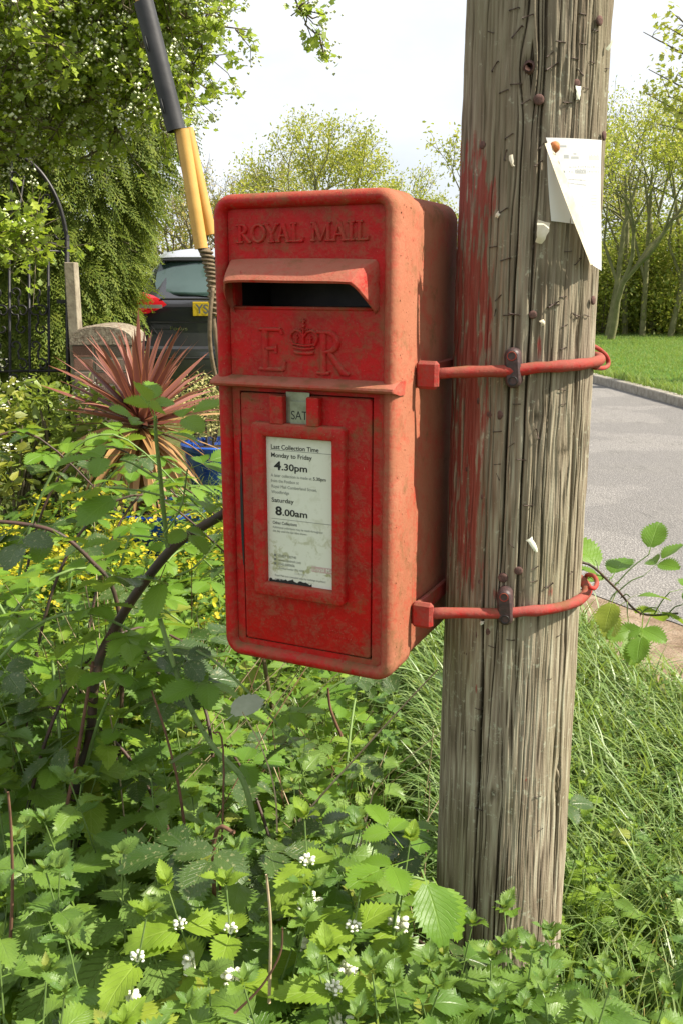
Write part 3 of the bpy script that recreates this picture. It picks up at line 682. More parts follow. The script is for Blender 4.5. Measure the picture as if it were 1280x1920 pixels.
for k in range(420):
    a0 = 2*PI*cr_r.random(); big_ = k < 26
    z0 = cr_r.uniform(-.5, 1.9); ln = cr_r.uniform(.5, 2.2) if big_ else cr_r.uniform(.06, .50); z0 = z0 if big_ else cr_r.uniform(-.1, 2.5)
    wd = cr_r.uniform(.0007, .0013) if big_ else cr_r.uniform(.0004, .0008); dp = cr_r.uniform(.008, .014) if big_ else cr_r.uniform(.0025, .006)
    dr_ = (vnoise(zz*1.6+k*7, zz*0+k, 9)-.5)*.014+(vnoise(zz*14+k*3, zz*0+k, 10)-.5)*.0022
    env = sst(z0, z0+ln*.25, zz)*(1-sst(z0+ln*.7, z0+ln, zz)); wz = wd*(env+.001)*(.6+.8*vnoise(zz*5+k, zz*0, 12))
    da = ((sarc-(a0*.106+dr_[:, None])+PI*.106) % (2*PI*.106))-PI*.106
    q = np.exp(-(da/wz[:, None])**2)*env[:, None]; disp -= q*dp; crk = np.maximum(crk, q)
# rougher, splintered upper part
disp += (grain1(260, 26, 31)-.5)*.0030*sst(.9, 1.3, Z)
disp -= kn*.003; disp += .0020*np.exp(-((kn-.25)/.12)**2)
R = .1124-.0059*Z+disp
V = np.stack([PX+R*np.cos(A), PY+R*np.sin(A), Z], -1).reshape(-1, 3)
ii = np.arange(NA); F = []
I, J = np.meshgrid(np.arange(NA), np.arange(NZ-1)); F = np.stack([J*NA+I, J*NA+(I+1) % NA, (J+1)*NA+(I+1) % NA, (J+1)*NA+I], -1).reshape(-1, 4)
gcol = .30*gr+.12*grain1(150, 3.0, 23)+.30*grain1(340, 14, 7)+.28*vnoise(A*26, Z*22, 19); gcol = np.clip((gcol-.5)*1.35+.57, 0, 1)
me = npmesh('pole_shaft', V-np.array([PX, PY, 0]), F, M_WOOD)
at_ = me.attributes.new('grain', 'FLOAT', 'POINT'); at_.data.foreach_set('value', np.clip(gcol-kn*.5-crk*.5, 0, 1).astype(np.float32).ravel())  # tone also lowered at knots and along cracks
azm = (np.degrees(np.arctan2(np.cos(A), np.sin(A))) % 360)   # azimuth clockwise from +Y
pa = sst(203, 226, azm)*(1-sst(296, 312, azm))*sst(.90, 1.04, Z)*(1-sst(1.60, 1.74, Z-.0012*(azm-215)))
streak = .25*grain1(150, 14, 3)+.42*vnoise(A*12, Z*16, 15)+.33*vnoise(A*34, Z*50, 16)
lowz = 1-.35*(1-sst(1.0, 1.12, Z))
pa = pa*lowz*(.06+1.22*streak)+np.where((azm < 232) & (azm > 170), .0, 0)
for kx, ky, s1, s2, am in ((1010, 650, .006, .03, .75), (1030, 1110, .012, .02, .6), (985, 1460, .0025, .008, .9), (893, 1290, .003, .012, .9), (930, 1115, .015, .02, .6), (1060, 560, .004, .01, .6)):
    p, n_ = pole_hit(kx, ky); ka = math.atan2(n_.y, n_.x) % (2*PI); da = ((A-ka+PI) % (2*PI)-PI)*.106
    pa = np.maximum(pa, am*np.exp(-(da/s1)**2-((Z-p.z)/s2)**2))
at_ = me.attributes.new('paint', 'FLOAT', 'POINT'); at_.data.foreach_set('value', pa.astype(np.float32).ravel())
pole = empty('utility_pole', (PX, PY, 0), 0, 'thick grey weathered wooden pole with deep cracks, staples and red paint smears', 'pole')
link('shaft', me, pole)
PINV = Matrix.Translation((-PX, -PY, 0))
# staples and nails
sm_ = MB(); hw = .0052
for x0 in (-hw, hw): sm_.tube([(x0, 0, -.004), (x0, 0, .0022)], .00055, 5)
sm_.tube([(-hw, 0, .0022), (hw, 0, .0022)], .0006, 5); STAPLE = sm_.mesh('staple', M_STAPLE)
sm_ = MB(); sm_.loft([[(r*math.cos(2*PI*k/12), r*math.sin(2*PI*k/12), z) for k in range(12)] for r, z in ((.0070, -.001), (.0074, .0008), (.0064, .0019), (.0035, .0024), (.0005, .0025))], cap1=True); NAIL = sm_.mesh('nail_head', M_NAILR)
def onpole(name, me_, px, py, rot=0, s=1., off=.0, label=None):
    p, n = pole_hit(px, py); zax = n; xax = Vector((0, 0, 1)).cross(n).normalized(); yax = zax.cross(xax)
    R3 = Matrix((xax, yax, zax)).transposed().to_4x4(); m = PINV @ Matrix.Translation(p+n*off) @ R3 @ Matrix.Rotation(math.radians(rot), 4, 'Z') @ Matrix.Scale(s, 4)
    o = link(name, me_, pole, m)
    if label: o['label'] = label
    return o
z6 = [(360, 155, -20, 1), (470, 45, 8, 1.3), (535, 80, 15, 1.4), (485, 155, 45, 1.8), (795, 70, -5, 1), (855, 148, -2, 1), (795, 212, -2, 1), (690, 203, -8, 1.2), (755, 282, -5, 1.1), (840, 300, -5, .9), (783, 350, -35, 1.1), (650, 320, 30, 1.7), (640, 262, 35, 1), (808, 425, -5, .9), (772, 478, -3, .8), (722, 494, 0, 1.2), (525, 490, 25, 1.2), (478, 405, 0, 1.4), (420, 440, 15, 1.2), (380, 320, 50, 1.4), (445, 655, 30, 1.2), (585, 785, 35, 1.2), (430, 745, 80, 1.3), (725, 1207, 5, 1), (770, 1255, 40, 1.3), (430, 1245, 15, 1.4), (370, 1185, 5, 1.1), (700, 1425, 5, 1), (660, 1462, 0, 1.3), (755, 1515, -40, 1.1), (812, 1515, -10, 1.1), (470, 1508, -8, 1.4), (395, 1430, 45, 1.2), (380, 1500, 80, 1), (910, 330, 10, 1), (420, 1010, 30, 1.2), (600, 700, 50, .9), (560, 1180, 70, .9)]
z5 = [(505, 72, 5, 1.4), (700, 25, 30, 1.6), (750, 120, 20, .9), (745, 220, 15, 1), (540, 468, 2, 1), (745, 468, 5, .9), (740, 405, -10, 1), (455, 590, 8, 1.2), (515, 650, 35, 1), (455, 735, 10, 1), (458, 790, -65, 1.1), (560, 715, -3, 1.3), (590, 918, 0, 1.3), (620, 1195, 30, 1), (615, 1255, 10, 1), (680, 1272, 25, 1.4), (512, 1515, -2, 1.1), (430, 1545, -12, 1), (515, 1095, -35, 1), (775, 1220, 20, 1), (725, 1495, 15, .8), (805, 75, -15, 1.2), (630, 600, -75, 1.4)]
z8 = [(682, 78, 0, .8), (350, 305, 0, .9), (370, 210, -5, 1), (375, 655, -5, 1.3), (630, 600, 0, 1), (645, 745, 20, .8)]
for x, y, r, s in z6: onpole('staple', STAPLE, 780+x/2.56, y/2.56, r, s)
for x, y, r, s in z5: onpole('staple', STAPLE, 740+x/2.37, 560+y/2.37, r, s)
for x, y, r, s in z8: onpole('staple', STAPLE, 740+x/2.37, 1240+y/2.37, r, s)
for x, y, s in ((1009, 187, 1.), (904, 272, .8), (1041, 275, .95), (998, 590, .8), (918, 777, .75), (934, 778, .95), (900, 931, .75), (971, 1070, .9), (942, 1083, 1.05), (896, 1090, .8), (897, 752, .7), (893, 1190, .8), (913, 1184, .85), (875, 880, .5), (1080, 156, .75), (872, 1225, .5)):
    onpole('nail', NAIL, x, y, rnd.uniform(0, 180), s)
# sideways nails on the silhouette and a big plugged hole
for x, y in ((1126, 255), (1106, 563), (1118, 40)): onpole('nail', NAIL, x, y, 0, .9, .004)
pg = MB(); pg.tube([(0, 0, -.008), (0, 0, -.001), (0, 0, .0005)], [.010, .0095, .006], 9); onpole('bolt_head', pg.mesh('bolt_head', M_NAILR), 990, 126, 0, 1.0)
# splinters and paper shreds still under staples
def shred(px, py, w_, h, rot, mat, lift=.006, name='paper_scrap', label=None):
    m = MB(); n = 5; loops = []
    for j in range(n+1):
        t = j/n; wv = w_*(1-.55*t*rnd.uniform(.6, 1.2)); zc = lift*math.sin(t*2.4)+.002; loops.append([(-wv/2+rnd.uniform(-.001, .001), -h*t, zc), (0, -h*t+rnd.uniform(-.001, .001), zc+.0015), (wv/2+rnd.uniform(-.001, .001), -h*t, zc-.001)])
    m.loft(loops, close=False); me_ = m.mesh(name, mat); return onpole(name, me_, px, py, rot, 1, .002, label)
shred(1018, 415, .020, .030, -14, M_OLDP, .010)
shred(990, 1008, .010, .024, 30, M_WHITEF, .004); shred(957, 292, .006, .016, 20, M_OLDP, .003); shred(932, 402, .010, .006, 60, M_OLDP, .003)
shred(1080, 162, .009, .018, 0, M_WHITEF, .002); shred(1013, 600, .008, .007, 20, M_OLDP, .005); shred(905, 1163, .007, .006, 0, M_WHITEF, .003); shred(1132, 95, .006, .022, 165, M_WHITEF, .006)
# the notice pinned to the pole
TA = 30.0; p0, n0 = pole_hit(1068, 380); tx = Vector((0, 0, 1)).cross(n0).normalized()
def sheet_pt(px, py, lift):
    r = ray(px, py); P0 = p0+n0*lift; t = (P0-Vector((0, 0, CAMZ))).dot(n0)/Vector(r).dot(n0); p = Vector((0, 0, CAMZ))+Vector(r)*t
    s = (p-P0).dot(tx); return p-n0*(s*s/(2*.24))
pn = empty('paper_notice', p0-Vector((0, 0, .08)), 0, 'torn white paper notice in a plastic sleeve nailed to the right of the pole', 'notice')
INV = Matrix.Translation(-(p0-Vector((0, 0, .08))))
def sheet(name, rows, mat, lift):
    m = MB(); loops = []
    for j, (y0, xl, y1, xr) in enumerate(rows):
        lp_ = []
        for i in range(9):
            t = i/8; lf = lift(t, j/(len(rows)-1)); lp_.append(sheet_pt(lerp(xl, xr, t), lerp(y0, y1, t), lf))
        loops.append(lp_)
    m.loft(loops, close=False); return m.build(name, mat, pn, fix=False, mtx=INV)
rowsA = []
for j in range(13):
    t = j/12; rowsA.append((lerp(257, 497, t), 1026+max(0, (t-.02))*88, lerp(262, 507, t)+4*math.sin(t*3), 1130-1.5*math.sin(t*5)+(1 if t > .5 else 0)))
sheet('front_sheet', rowsA, M_PAPER, lambda t, v: .010+.006*math.sin(v*4+t*2)*v+.007*(1-t)**2*v*1.5)
rowsB = []
for j in range(9):
    t = j/8; rowsB.append((lerp(268, 414, t), lerp(1027, 1034, t)-1.5*math.sin(t*3), lerp(268, 421, t), lerp(1031, 1084, t)))
sheet('back_sheet', rowsB, M_PAPER, lambda t, v: .0035+.003*math.sin(v*3+t))
rowsC = []
for j in range(11):
    t = j/10; xx = 1028+t*83; rowsC.append((lerp(268, 497, t), xx-3-4*math.sin(t*3), lerp(266, 494, t), xx+7*math.sin(PI*min(t+.12, 1))+2))
sheet('folded_edge', rowsC, M_OLDP, lambda t, v: .0195+.006*math.sin(v*3)-.004*t)
pm = MB()
def pmark(x0, y0, x1, y1, lf=.0215):
    a = [sheet_pt(x0, y0, lf), sheet_pt(x1, y0+.02*(x1-x0), lf), sheet_pt(x1, y1+.02*(x1-x0), lf), sheet_pt(x0, y1, lf)]; pm.add(a, [(0, 1, 2, 3)])
for x0, y0, x1, y1 in ((1050, 272, 1062, 276), (1057, 290, 1066, 297), (1070, 293, 1084, 298), (1074, 287, 1080, 290)): pmark(x0, y0, x1, y1)
for i in range(9): x = 1103+i*2.4; pmark(x, 292-rnd.random()*3, x+1.5, 300)
for row in (312, 321):
    x = 1066
    while x < 1122: d = rnd.uniform(1.5, 5); pmark(x, row+rnd.uniform(-.6, .6), x+d, row+2.2); x += d+rnd.uniform(.8, 2)
for i in range(5): pmark(1106+rnd.random()*3, 365+i*6, 1119, 366.3+i*6)
pm.build('faded_print', M_INKF, pn, fix=False, mtx=INV)['kind'] = 'stuff'
tk = MB(); q = sheet_pt(1041, 275, .012); tk.ball(q, .0075, 12, 6, (1, 1, 1)); tk.build('nail', varmat('orange_rust_nail', (.42, .13, .04), (.55, .22, .09), 200, .8, .2), pn, mtx=INV)

# ------------------------------------------------------------------ bracket rods around the pole
def bracket(zr, zl, clamp_px, end, label, red_top):
    root = empty('pole_bracket', (PX, PY-.13, zr), 0, label, 'bracket'); inv = Matrix.Translation(-Vector((PX, PY-.13, zr)))
    rr0 = .0083; Rr = PR(zr)+rr0+.002; Lg = BC+U*.166+D*.082; Lg.z = zl
    vx, vy = PX-Lg.x, PY-Lg.y; dist = math.hypot(vx, vy); base = math.atan2(vy, vx); al = math.asin(Rr/dist); L2 = math.sqrt(dist*dist-Rr*Rr)
    ta = base-al; tang = Vector((Lg.x+math.cos(ta)*L2, Lg.y+math.sin(ta)*L2, 0)); a0 = math.atan2(tang.y-PY, tang.x-PX)
    pts = []
    for i in range(6): p = Lg.lerp(Vector((tang.x, tang.y, zr-.002)), i/6); p.z += .001*math.sin(i); pts.append(p)
    for i in range(25):
        t = i/24; a = a0+t*math.radians(205); pts.append(Vector((PX+Rr*math.cos(a), PY+Rr*math.sin(a), zr+.004*t+.006*math.sin(t*PI)*.6)))
    m = MB(); m.tube(pts, [rr0*(1+.09*rnd.uniform(-1, 1)) for _ in pts], 12)
    m.build('rod', M_REDR, root, mtx=inv)
    m = MB(); B = Matrix.Translation(BC) @ Matrix.Rotation(-YAW, 4, 'Z'); zb = zl-BC.z
    m.box(HW+.0005, HW+.034, .072, .085, zb-.021, zb+.019, B, .0045); m.box(HW-.002, HW+.005, .084, .262, zb-.014, zb+.012, B, .002)
    m.box(HW+.0185, HW+.0265, .084, .094, zb-.010, zb+.010, B, .002)
    m.build('strap', M_REDR, root, mtx=inv)
    hk = MB(); hk.tube(smoothpath([at(x, y, Y) for x, y, Y in end], 6), .0036, 8); hk.build('hook', M_REDR, root, mtx=inv)
    # clamp
    cx_, cy_ = clamp_px; p, n = pole_hit(cx_, cy_, .014); zax = n; xax = Vector((0, 0, 1)).cross(n).normalized(); R3 = Matrix((xax, n.cross(xax), zax)).transposed().to_4x4()
    cm = PINV0(p) @ R3 @ Matrix.Rotation(math.radians(5), 4, 'Z')
    m = MB(); loops = []
    for (ins, zz_) in ((0, -.016), (0, .004), (.0012, .0075), (.0035, .0095)):
        lo = []; rw, rh = .0115-ins, .0285-ins
        for k in range(24):
            a = 2*PI*k/24; lo.append((rw*math.cos(a), (rh-rw)*(1 if math.sin(a) > 0 else -1)+rw*math.sin(a), zz_))
        loops.append(lo)
    m.loft(loops, cap1=True, cap0=True); c = m.build('clamp', M_DKPL, root, auto=.6, mtx=inv @ cm)
    for sy in (-.0175, .0175):
        b = MB(); b.loft([[(r*math.cos(2*PI*k/14), sy+r*math.sin(2*PI*k/14), z) for k in range(14)] for r, z in ((.0068, .0094), (.0068, .0104), (.0056, .0106), (.0050, .0062), (.0008, .0060))], cap1=True)
        b.build('socket_bolt', M_REDR if sy*red_top > 0 else M_IRON, c)
    return root
def PINV0(p): return Matrix.Translation(p)
bracket(1.383, 1.373, (961, 690), [(1098, 646, 1.47), (1118, 652, 1.49), (1136, 668, 1.50), (1139, 684, 1.50), (1130, 690, 1.47), (1114, 689, 1.42)], 'upper red steel rod bracket clamped round the pole beside the cipher', 1)
bracket(1.018, 1.012, (946, 1137), [(1095, 1088, 1.53), (1100, 1078, 1.49), (1112, 1080, 1.45), (1118, 1092, 1.43), (1113, 1103, 1.41), (1104, 1101, 1.40)], 'lower red steel rod bracket clamped round the pole near the box bottom', 1)

# ------------------------------------------------------------------ stay wire with plastic guards
sroot = empty('stay_wire', at(545, 1516, 2.5), 0, 'slanting stay wire in black and yellow plastic guards behind the post box', 'stay wire'); sinv = Matrix.Translation(-Vector(at(545, 1516, 2.5)))
path = [at(262, -40, 2.5), at(329, 236, 2.5), at(374, 464, 2.5), at(392, 500, 2.5), at(401, 600, 2.5), at(424, 780, 2.5), at(480, 1150, 2.5), at(545, 1530, 2.5)]
m = MB(); m.tube([at(200, -300, 2.5)]+path, .006, 8); m.build('wire', M_STRAND, sroot, mtx=sinv)
def guard(a, b, r, mat, name, split=None):
    m = MB(); n = 22; dirv = (b-a).normalized(); ax_ = dirv.cross(Vector((0, 1, 0))).normalized(); ay = ax_.cross(dirv); loops = []
    for t in (0, .25, .5, .75, 1):
        p = a.lerp(b, t); loops.append([p+(ax_*math.cos(2*PI*k/n)+ay*math.sin(2*PI*k/n))*r for k in range(n)])
    inner = [[p+(q-p)*.86 for q in lo] for p, lo in zip([b, a], [loops[-1], loops[0]])]
    m.loft(loops+inner); return m.build(name, mat, sroot, mtx=sinv, auto=.6)
guard(at(243, -120, 2.5), at(271, 6, 2.5), .0200, M_YEL, 'yellow_guard')
g_ = guard(at(270, 4, 2.5), at(331, 245, 2.5), .0240, M_BLK, 'black_guard')
m = MB()
for y in (68, 185):
    a = at(270+(y-4)*.2530-14, y, 2.477); b = at(270+(y+28-4)*.2530-14, y+28, 2.477); m.tube([a, b], .0022, 6)
m.build('guard_slot', M_INK, g_, mtx=Matrix.Identity(4))
guard(at(342, 243, 2.5), at(378, 466, 2.5), .0172, M_YEL, 'yellow_guard')
guard(at(352, 241, 2.53), at(396, 440, 2.53), .0150, M_YEL, 'yellow_guard_half')
m = MB(); a, b = at(386, 466, 2.5), at(397, 520, 2.5); c = at(402, 590, 2.5); pts = []
for i in range(170):
    t = i/169; p = (a.lerp(b, t*2) if t < .5 else b.lerp(c, t*2-1)); r = lerp(.0155, .0085, t); ph = t*2*PI*14; pts.append(p+Vector((math.cos(ph)*r, math.sin(ph)*r, 0)))
m.tube(pts, .0036, 6); m.build('grip_coil', M_STRAND, sroot, mtx=sinv)
m = MB(); m.tube(smoothpath([at(400, 540, 2.46), at(394, 600, 2.45), at(396, 660, 2.46), at(410, 730, 2.48)], 6), .0052, 8); m.build('grip_tail', M_STRAND, sroot, mtx=sinv)
m = MB(); m.tube([a, b, c], [.013, .011, .008], 10); m.build('grip_core', M_STRAND, sroot, mtx=sinv)

# ------------------------------------------------------------------ timber post, brick pier, iron gate
GZP = gz(-1.3, 5.4)
pp = at(197, 700, 5.4); PIX0, PIX1 = at(141, 700, 5.4).x, at(252, 700, 5.4).x
pier = empty('brick_pier', ((PIX0+PIX1)/2, 5.55, GZP), 0, 'low brick gate pier with a rounded lichen covered cap behind the red spiky plant', 'pier')
W2 = (PIX1-PIX0)/2; PH = at(197, 646, 5.4).z-GZP
m = MB(); m.box(-W2+.008, W2-.008, -W2+.008, W2-.008, -.1, PH-.002); m.build('mortar_core', M_MORT, pier)
bmesh_cache = []
for k in range(4):
    q = MB(); q.box(-.5, .5, -.5, .5, -.5, .5, None, .04); bmesh_cache.append(q.mesh('brick', M_BRICK if k < 2 else M_BRICK2))
nc = int(PH/.0745)
for c in range(nc):
    zc = PH-.0375-c*.0745
    wb = (2*W2-.012)/1.5; hb = wb/2-.003
    for side_ in range(4):
        x = -W2
        sizes = [wb-.008, hb] if (c+side_) % 2 else [hb, wb-.008]
        if side_ % 2: sizes = sizes[::-1]
        rz = side_*PI/2; y_ = -W2+.05
        lens = sizes if c % 2 == 0 else sizes[::-1]
        x = -W2+(.0 if side_ % 2 == 0 else .102); rem = 2*W2-(0 if side_ % 2 == 0 else .204)
        lens = [l*rem/(sum(lens)+.010) for l in lens]
        for l in lens:
            M_ = Matrix.Rotation(rz, 4, 'Z') @ Matrix.Translation((x+l/2, y_+rnd.uniform(-.002, .003), zc)) @ Matrix.Rotation(rnd.uniform(-.01, .01), 4, 'Y') @ Matrix.Diagonal((l, .100, .064, 1))
            link('brick', rnd.choice(bmesh_cache), pier, M_); x += l+.010
m = MB(); loops = []
for i in range(13):
    a = PI*i/12; x = -math.cos(a)*(W2+.012); z = PH+math.sin(a)**.7*.105
    loops.append([(x, -W2-.010, z-.004 if 0 < i < 12 else z), (x*.98, -W2+.02, z+.006), (x*.98, W2-.02, z+.006), (x, W2+.010, z)])
m.loft(loops, close=False)
m.loft([[lo[0] for lo in loops], [(lo[0][0], lo[0][1], PH+.001) for lo in loops]], close=False); m.loft([[lo[3] for lo in loops], [(lo[3][0], lo[3][1], PH+.001) for lo in loops]], close=False)
m.build('cement_cap', M_CAP, pier, auto=.8)
tpz = at(140, 492, 5.45).z; x0, x1 = at(131, 600, 5.45).x, at(150, 600, 5.45).x
gp = empty('timber_gate_post', ((x0+x1)/2, 5.45, gz(-1.5, 5.45)), 0, 'narrow weathered timber post between the iron gate and the brick pier', 'post')
m = MB(); hw_ = (x1-x0)/2; m.box(-hw_, hw_, -.04, .05, -.05, tpz-gp.location.z, None, .004); m.build('post', M_POST, gp)
gate = empty('iron_gate', at(60, 900, 5.5), 0, 'black wrought iron garden gate with scrolls and an arched top beside the conifer', 'gate')
GI = Matrix.Translation(-gate.location)
def g(px, py, dy=0): return at(px, py, 5.5+dy)
def gtube(pts, r, name, n=6):
    m = MB(); m.tube(pts, r, n); return m.build(name, M_IRON, gate, mtx=GI)
gtube([g(126, 440), g(131, 905)], .014, 'stile', 4); gtube([g(-100, 440), g(-104, 905)], .014, 'stile', 4)
gtube(smoothpath([g(126, 452), g(121, 418), g(108, 375), g(88, 338), g(62, 308), g(30, 289), g(-5, 281), g(-40, 290), g(-75, 330), g(-100, 440)], 6), .012, 'arch')
gtube([g(-100, 446), g(28, 451), g(127, 459)], .009, 'rail', 4); gtube([g(-100, 466), g(0, 468), g(127, 472)], .009, 'rail', 4)
gtube([g(-102, 697), g(0, 696), g(128, 695)], .009, 'rail', 4); gtube([g(-103, 890), g(130, 888)], .010, 'rail', 4)
for x, top in ((91, 470), (55, 470), (18, 470), (-20, 470), (-60, 470)): gtube([g(x, top), g(x+1.5, 700), g(x+2.5, 888)], .008, 'bar', 4)
gtube([g(22, 452), g(22, 290)], .008, 'bar', 4); gtube([g(-30, 452), g(-30, 290)], .008, 'bar', 4)
def spiral(cx, cy, r0, a0, turns, d=1, shrink=.25, n=26): return [g(cx+r0*lerp(1, shrink, i/n)*math.cos(math.radians(a0)+d*turns*2*PI*i/n), cy+r0*lerp(1, shrink, i/n)*math.sin(math.radians(a0)+d*turns*2*PI*i/n), -.004) for i in range(n+1)]
def scroll(ca, ra, aa_, da, cb, rb, ab, db, ta=1.0, tb_=1.0):
    A_ = spiral(*ca, ra, aa_, ta, da)[::-1]; B_ = spiral(*cb, rb, ab, tb_, db); gtube(A_+B_, .006, 'scroll', 5)
scroll((90, 372), 14, 20, 1, (44, 432), 14, 140, -1); scroll((112, 438), 15, -30, 1, (52, 440), 10, 200, 1, .9, .8)
scroll((30, 330), 16, 0, 1, (50, 400), 14, 180, -1)
for cx in (73, 36, -1):
    for k, cy in enumerate((560, 592, 660, 720, 780)):
        scroll((cx-7, cy-12), 11, 60, (-1, 1)[k % 2], (cx+6, cy+24), 12, 240, (-1, 1)[(k+1) % 2], .9, .9)
m = MB(); A = g(108, 565, -.03); m.box(A.x, A.x+.10, A.y-.012, A.y+.012, A.z-.012, A.z+.010); m.box(A.x+.055, A.x+.105, A.y-.02, A.y+.02, A.z-.03, A.z+.028); m.build('latch', M_IRON, gate, mtx=GI)

# ------------------------------------------------------------------ parked car
CARP = at(424, 700, 7.62); CARP.z = .33
M_CARP = N('dark_grey_car_paint'); M_CARP.bsdf((.07, .072, .08), .3, .5, .5, None, 1.0); M_CARP = M_CARP.m
M_ROOFSKY = N('roof_sky_reflection'); M_ROOFSKY.bsdf((.50, .52, .56), .3, .5, .4, None, .8); M_ROOFSKY = M_ROOFSKY.m  # sky reflection put into the roof colour; the car itself is dark grey
M_GLASS = N('tinted_car_glass'); M_GLASS.bsdf((.055, .095, .085), .04, .9); M_GLASS = M_GLASS.m
M_RLAMP = N('red_lamp_plastic'); M_RLAMP.bsdf((.55, .012, .02), .15, .6, 0, None, 1.0); M_RLAMP = M_RLAMP.m
M_CLAMP = N('clear_lamp_plastic'); M_CLAMP.bsdf((.55, .52, .50), .15, .6, 0, None, 1.0); M_CLAMP = M_CLAMP.m
M_PLATE = N('yellow_number_plate'); M_PLATE.bsdf((.72, .50, .03), .35, .4); M_PLATE = M_PLATE.m
M_BLKP = N('black_trim_plastic'); M_BLKP.bsdf((.02, .02, .02), .5, .4); M_BLKP = M_BLKP.m
M_CHROME = N('chrome_badge'); M_CHROME.bsdf((.7, .7, .7), .2, .5, 1.); M_CHROME = M_CHROME.m
M_TYRE = N('tyre_rubber'); M_TYRE.bsdf((.025, .025, .025), .85, .2); M_TYRE = M_TYRE.m
car = empty('parked_car', CARP, math.radians(-3), 'dark grey hatchback with a yellow number plate parked beyond the garden pier', 'car')
def slc(hw, y0, y1, z, r, n=6):
    o = []
    for cx, cy, a0 in ((hw-r, y0+r, -90), (hw-r, y1-r, 0), (-hw+r, y1-r, 90), (-hw+r, y0+r, 180)):
        for k in range(n+1):
            a = math.radians(a0+90*k/n); o.append((cx+r*math.cos(a), cy+r*math.sin(a), z+.015*((abs(cx+r*math.cos(a))/hw)**2)*(-1 if z > 1.3 else 0)))
    return o
m = MB(); m.loft([slc(.84, .10, 4.2, .22, .2), slc(.90, .04, 4.32, .30, .25), slc(.91, .02, 4.35, .44, .28), slc(.915, .0, 4.36, .60, .30), slc(.91, .01, 4.36, .655, .30), slc(.905, .055, 4.34, .675, .30), slc(.90, .085, 4.28, .84, .32), slc(.885, .09, 4.1, .94, .34), slc(.86, .12, 3.7, 1.01, .36), slc(.81, .17, 3.3, 1.06, .34)], cap0=True, cap1=True)
m.build('body', M_CARP, car, auto=.7)
m = MB(); m.loft([slc(.80, .18, 3.2, 1.055, .30), slc(.755, .27, 2.95, 1.15, .28), slc(.70, .37, 2.7, 1.27, .26), slc(.645, .42, 2.4, 1.352, .24)], cap1=True); m.build('cabin', M_CARP, car, auto=.7)
m = MB(); m.loft([slc(.655, .40, 2.4, 1.356, .2), slc(.65, .385, 2.4, 1.382, .2), slc(.60, .44, 2.3, 1.428, .2), slc(.50, .60, 2.1, 1.455, .2)], cap0=True, cap1=True); m.build('roof', M_ROOFSKY, car, auto=.7)
# rear window proud of the cabin slope
gl = MB(); R_ = []
for z, hw_, y in ((1.065, .30, .170), (1.075, .50, .178), (1.10, .585, .207), (1.16, .615, .270), (1.24, .615, .338), (1.31, .60, .384), (1.345, .56, .405)):
    R_.append([(hw_*t, y-.012+.05*abs(t)**4*1.0, z) for t in (-1, -.8, -.5, 0, .5, .8, 1)])
gl.loft(R_, close=False); gl.build('rear_window', M_GLASS, car)
for sx in (-1, 1):
    m = MB(); m.loft([[(sx*(.70-.035*i), y, z) for y, z in ((.75, 1.08), (1.6, 1.07), (2.5, 1.10))] for i in range(1)]+[[(sx*.668, y, z) for y, z in ((.85, 1.32), (1.6, 1.34), (2.1, 1.32))]], close=False)
    for v_ in range(len(m.v)): x, y, z = m.v[v_]; m.v[v_] = (x+sx*.10 if z < 1.2 else x+sx*.01, y, z)
    m.build('side_window', M_GLASS, car)
m = MB(); m.box(-.60, .60, .375, .43, 1.338, 1.356, None, .006); m.box(-.13, .13, .370, .40, 1.342, 1.372, None, .004); sp_ = m.build('spoiler_edge', M_BLKP, car)
m = MB(); m.box(-.11, .11, .3665, .3715, 1.345, 1.370, None, .002); m.build('high_brake_light', M_RLAMP, sp_)
for sx in (-1, 1):
    m = MB(); rows = []
    for z, xi, yo in ((1.10, .70, .175), (1.07, .58, .115), (1.03, .50, .075), (1.0, .465, .062), (.965, .53, .058), (.93, .62, .062)):
        rows.append([(sx*lerp(xi, .875-(z-.93)*.25, t), yo-.012+.26*t**3, z) for t in (0, .25, .5, .75, 1)])
    m.loft(rows, close=False)
    lp_ = m.build('tail_light', M_RLAMP, car, auto=1.2)
    m = MB(); m.loft([[(sx*lerp(.50, .70, t), .040+.03*t*t, z) for t in (0, .5, 1)] for z in (1.0, .972)], close=False); m.build('reversing_lens', M_CLAMP, lp_)
m = MB(); m.box(-.262, .262, .058, .070, .912, 1.022, None, .003); pl_ = m.build('number_plate', M_PLATE, car)
text('YS', -.235, .933, .070, M_INKG, pl_, .0560, .10, bold=.02)
m = MB(); m.box(-.52, .52, .062, .10, 1.035, 1.052, None, .005); m.build('tailgate_crease', M_BLKP, car)
m = MB(); m.loft([[(x, .074, z) for x, z in ((-.62, .86), (-.50, .70), (.50, .70), (.62, .86))], [(x, .070, z) for x, z in ((-.63, .87), (-.505, .692), (.505, .692), (.63, .87))]]); m.build('tailgate_seam', M_BLKP, car)
t_ = text('Focus', -.455, .800, .030, M_CHROME, car, .068, .145, name='model_badge')
m = MB(); m.box(-.70, .70, .03, .09, .30, .43, None, .02); m.box(-.86, .86, -.006, .03, .575, .590, None, .004); m.build('bumper_trim', M_BLKP, car)
m = MB(); m.tube([(-.10, .75, 1.45), (-.085, .70, 1.60)], [.006, .003], 6); m.box(-.125, -.075, .72, .80, 1.44, 1.462, None, .008); m.build('aerial', M_BLKP, car)
